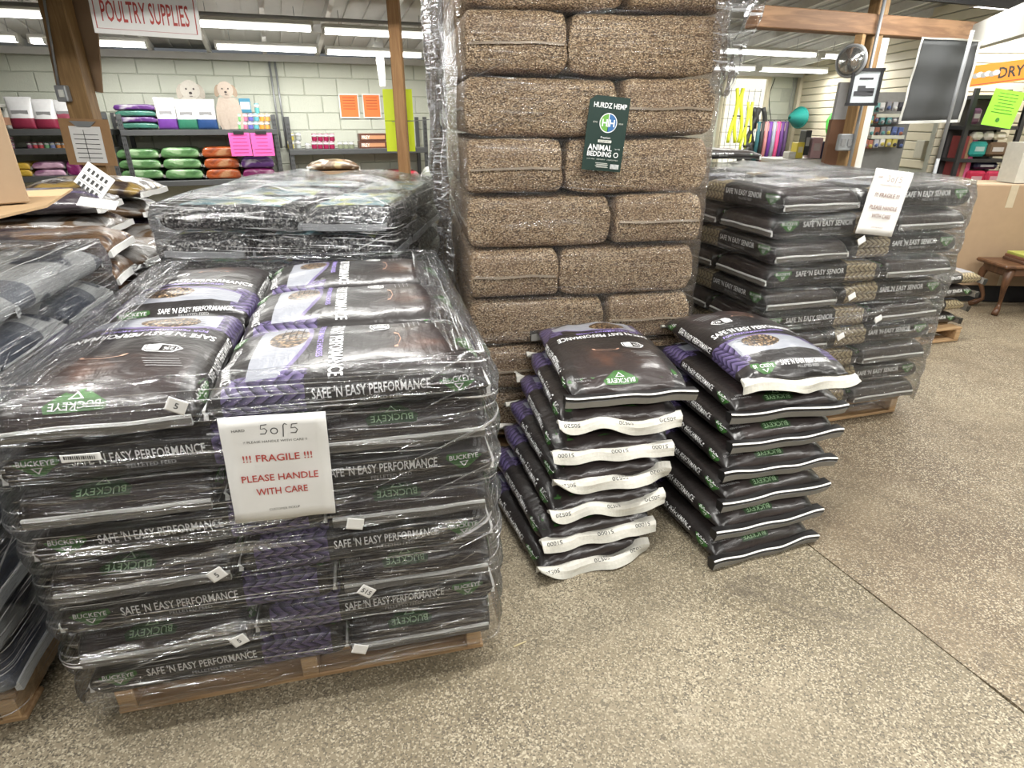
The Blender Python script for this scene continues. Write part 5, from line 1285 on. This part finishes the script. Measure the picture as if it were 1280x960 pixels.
for (u0, u1, vt, vb, cc, nm) in goods:
    a = at(u0, vb, cy + .12); b = at(u1, vb, cy + .12); t = at(u0, vt, cy + .12)
    zb2 = max(cpos.z + .006, a.z); r = empty('counter_goods', ((a.x + b.x) / 2, cy + .2, zb2), 0, f'{nm} on the counter behind the senior stack', 'box')
    hh = max(.02, t.z - zb2); m_ = MB(); m_.box((0, 0, hh / 2), (b.x - a.x, .16, hh), bev=.006); m_.build('box_body', plain(cc, .5), r); m_ = MB(); m_.box((0, -.082, hh * .55), ((b.x - a.x) * .6, .004, hh * .35)); m_.build('print_panel', plain(tuple(min(.7, q * .4 + .35) for q in cc), .5), r)
# merchandise board on the slatwall behind the post
mcs = [(.05, .05, .06), (.4, .4, .42), (.3, .12, .08), (.1, .14, .3), (.45, .38, .1), (.2, .2, .22), (.6, .6, .58), (.12, .3, .3)]
r = empty('display_grid', at(1108, 160, 6.6), 0, 'grey gridwall panel of small packaged goods right of the timber post', 'display grid'); kk = 6.0 / 742 * 1.02
m_ = MB(); m_.box((0, .05, -.2), (60 * kk, .03, 80 * kk + .4)); m_.build('back_panel', plain((.25, .25, .24), .6), r)
for z in (-10, 14): m_ = MB(); m_.box((-4 * kk, -.05, z * kk), (40 * kk, .14, 4 * kk)); m_.build('price_rail', plain((.5, .5, .42), .6), r)
for row in range(4):
    for i in range(7):
        cc = random.choice(mcs); u = 1080 + 7.6 * i + random.uniform(-1, 1); v = 134 + 15 * row + random.uniform(-1.5, 1.5); p = at(u, v, 6.5)
        rr = empty('blister_pack', p, 0, 'small packaged item hanging on the crowded grey gridwall', 'packet', 'packaged goods on the gridwall'); m_ = MB(); m_.box((0, 0, 0), (6.2 * kk, .03, 10 * kk), bev=.006); m_.build('pack_card', plain(cc, .5), rr); m_ = MB(); m_.box((0, -.02, -.015), (4 * kk, .03, 4 * kk), bev=.01); m_.build('pack_bubble', plain(random.choice(mcs), .3), rr)
# doorway with brown door
dr = empty('door_1', (at(1160, 180, 8.0).x, 8.0, 0), 0); dr['kind'] = 'structure'; m_ = MB(); m_.box((0, 0, .95), (.45, .05, 1.9)); m_.build('door_leaf', plain((.12, .055, .03), .5), dr); 
for x in (-.27, .27): m_ = MB(); m_.box((x, 0, .97), (.08, .1, 1.94)); m_.build('door_frame', WHITEP, dr)
m_ = MB(); m_.tube([(.16, -.03, .95), (.16, -.08, .95)], .02); m_.build('door_handle', GALV, dr, True)
# slat panel section in front (facing us) right of the banner
sx0 = at(1178, 150, 6.2).x; sx1 = at(1290, 150, 6.2).x; sw_ = empty('wall_side', (0, 0, 0)); sw_['kind'] = 'structure'
m_ = MB(); m_.box(((sx0 + sx1) / 2, 6.28, 1.1), (sx1 - sx0, .06, 2.2)); m_.build('wall_core', MORTAR, sw_)
m_ = MB(); m_.box((0, 0, 0), (sx1 - sx0, .02, .074), bev=.005); mm = m_.me('plank', SIDING)
for i in range(14): link('plank', mm, sw_, ((sx0 + sx1) / 2, 6.235, 1.06 + .08 * i))
# orange sign DRY
oa = at(1214, 92, 5.3); ob_ = at(1296, 80, 5.3)
r = sheet('orange_sign', 'orange sign ending in black letters DRY above the black rack', 'sign', (at(1258, 90, 5.75)), .60, .165, plain((.80, .26, .02), .5, var=.03), [(shift(text2d('DRY', .085, .20, .02, 0), .04, .0), 0)] + [(shift(poly2d([(.03 * math.cos(a * PI / 5), .022 * math.sin(a * PI / 5)) for a in range(10)], .05), -.24 + .032 * q, .0 + .006 * (q % 2)), 1 + q % 2) for q in range(6)] + [(bar(0, -.07, .54, .006), 3)], [BLACKINK, GREYINK, PAPER, REDINK], roll=.12, t=.02, kids='sign_board', rz=-.1)
# black rack
rk = at(1243, 160, 5.8); kk = (at(1260, 150, 5.8).x - at(1240, 150, 5.8).x) / 20
zs = [at(1240, v, 5.8).z for v in (118, 157, 198, 235)]
r = empty('black_rack', (rk.x, 5.8, 0), 0, 'black metal rack of pet treats at the right edge', 'rack'); r.rotation_euler = (0, 0, -.1)
for x in (-33, 30):
    for y in (0, .3): m_ = MB(); m_.box((x * kk, y, zs[0] / 2 + .02), (.035, .035, zs[0] + .06)); m_.build('upright', BLK, r)
for z in zs: m_ = MB(); m_.box((-1 * kk, .15, z - .02), (64 * kk, .32, .03)); m_.build('rack_shelf', BLK, r)
m_ = MB(); m_.box((-1 * kk, .31, (zs[0]) / 2), (64 * kk, .01, zs[0])); m_.build('back_panel', plain((.08, .07, .07), .6), r)
tr_ = [(1221, 1233, 165, 175, (.6, .58, .5), 'white jar box', 'upper left'), (1234, 1246, 164, 175, (.62, .58, .55), 'white jar box', 'upper middle'), (1247, 1262, 165, 175, (.6, .55, .42), 'cream box', 'upper right'), (1216, 1235, 177, 196, (.02, .24, .22), 'teal treat bag', 'middle shelf left'), (1237, 1260, 178, 196, (.10, .06, .035), 'brown treat bag', 'middle shelf right'), (1210, 1232, 214, 233, (.42, .02, .06), 'red treat bag', 'bottom left'), (1233, 1255, 214, 233, (.5, .04, .09), 'pink-red treat bag', 'bottom right'), (1216, 1228, 135, 155, (.12, .05, .1), 'dark purple pouch', 'top shelf left'), (1222, 1250, 203, 212, (.02, .02, .05), 'navy flat pouch', 'between the shelves')]
for (u0, u1, vt, vb, cc, nm, w2) in tr_:
    a = at(u0, vb, 5.78); b = at(u1, vb, 5.78); t = at(u0, vt, 5.78); q = empty('treat_pouch', ((a.x + b.x) / 2, 5.86, a.z), -.1, f'{nm} on the black rack, {w2}', 'pouch'); hh = t.z - a.z
    m_ = MB(); m_.box((0, 0, hh / 2), (b.x - a.x, .1, hh), bev=.02); m_.build('pouch_body', plain(cc, .35), q); m_ = MB(); m_.box((0, -.052, hh * .5), ((b.x - a.x) * .55, .005, hh * .3)); m_.build('front_label', plain(tuple(min(.7, z_ * .5 + .3) for z_ in cc), .5), q)
gs = at(1254, 136, 5.64)
sheet('flyer', 'bright lime green flyer taped on the black rack', 'flyer', gs, .27, .285, plain((.30, .80, .05), .7, var=.03), [(s_[0], 0) for s_ in lines(.27, .285, 7, top=.4, bot=-.12, th=.005)] + [(shift(poly2d([(.018 * math.cos(a * PI / 6), .018 * math.sin(a * PI / 6)) for a in range(12)], .05), -.01, -.09), 0)], [plain((.05, .2, .02), .7)], roll=-.14)
bk = [(1196, 1201, (.2, .03, .03), 'dark red'), (1201, 1206, (.3, .18, .1), 'tan'), (1206, 1212, (.55, .1, .22), 'pink')]
for (u0, u1, cc, nm) in bk:
    a = at(u0, 198, 5.9); b = at(u1, 198, 5.9); t = at(u0, 170, 5.9); m_ = MB(); m_.box((0, 0, (t.z) / 2), (b.x - a.x - .004, .18, t.z)); tag(m_.build('roll', plain(cc, .6), None, loc=((a.x + b.x) / 2, 5.95, 0)), f'tall {nm} board standing left of the black rack', 'board', 'boards left of the black rack')
wbx = at(1274, 235, 5.25); r = empty('white_carton', (wbx.x + .05, 5.33, zt + .012), 0, 'cream carton at the right edge beneath the rack', 'box'); zt2 = at(1272, 180, 5.25).z - zt; m_ = MB(); m_.box((0, 0, zt2 / 2), (.25, .2, zt2)); m_.build('box_body', plain((.5, .48, .42), .7), r); m_ = MB(); m_.box((-.04, -.102, zt2 - .08), (.1, .004, .1)); m_.build('print_panel', plain((.5, .12, .04), .6), r)
m_ = MB(); m_.box((0, 0, 0), (.045, .004, .003)); tag(m_.build('straw', plain((.5, .42, .25), .8), None, loc=atz(650, 805, .003), rot=(0, 0, .5)), 'single piece of straw on the concrete floor', 'straw')
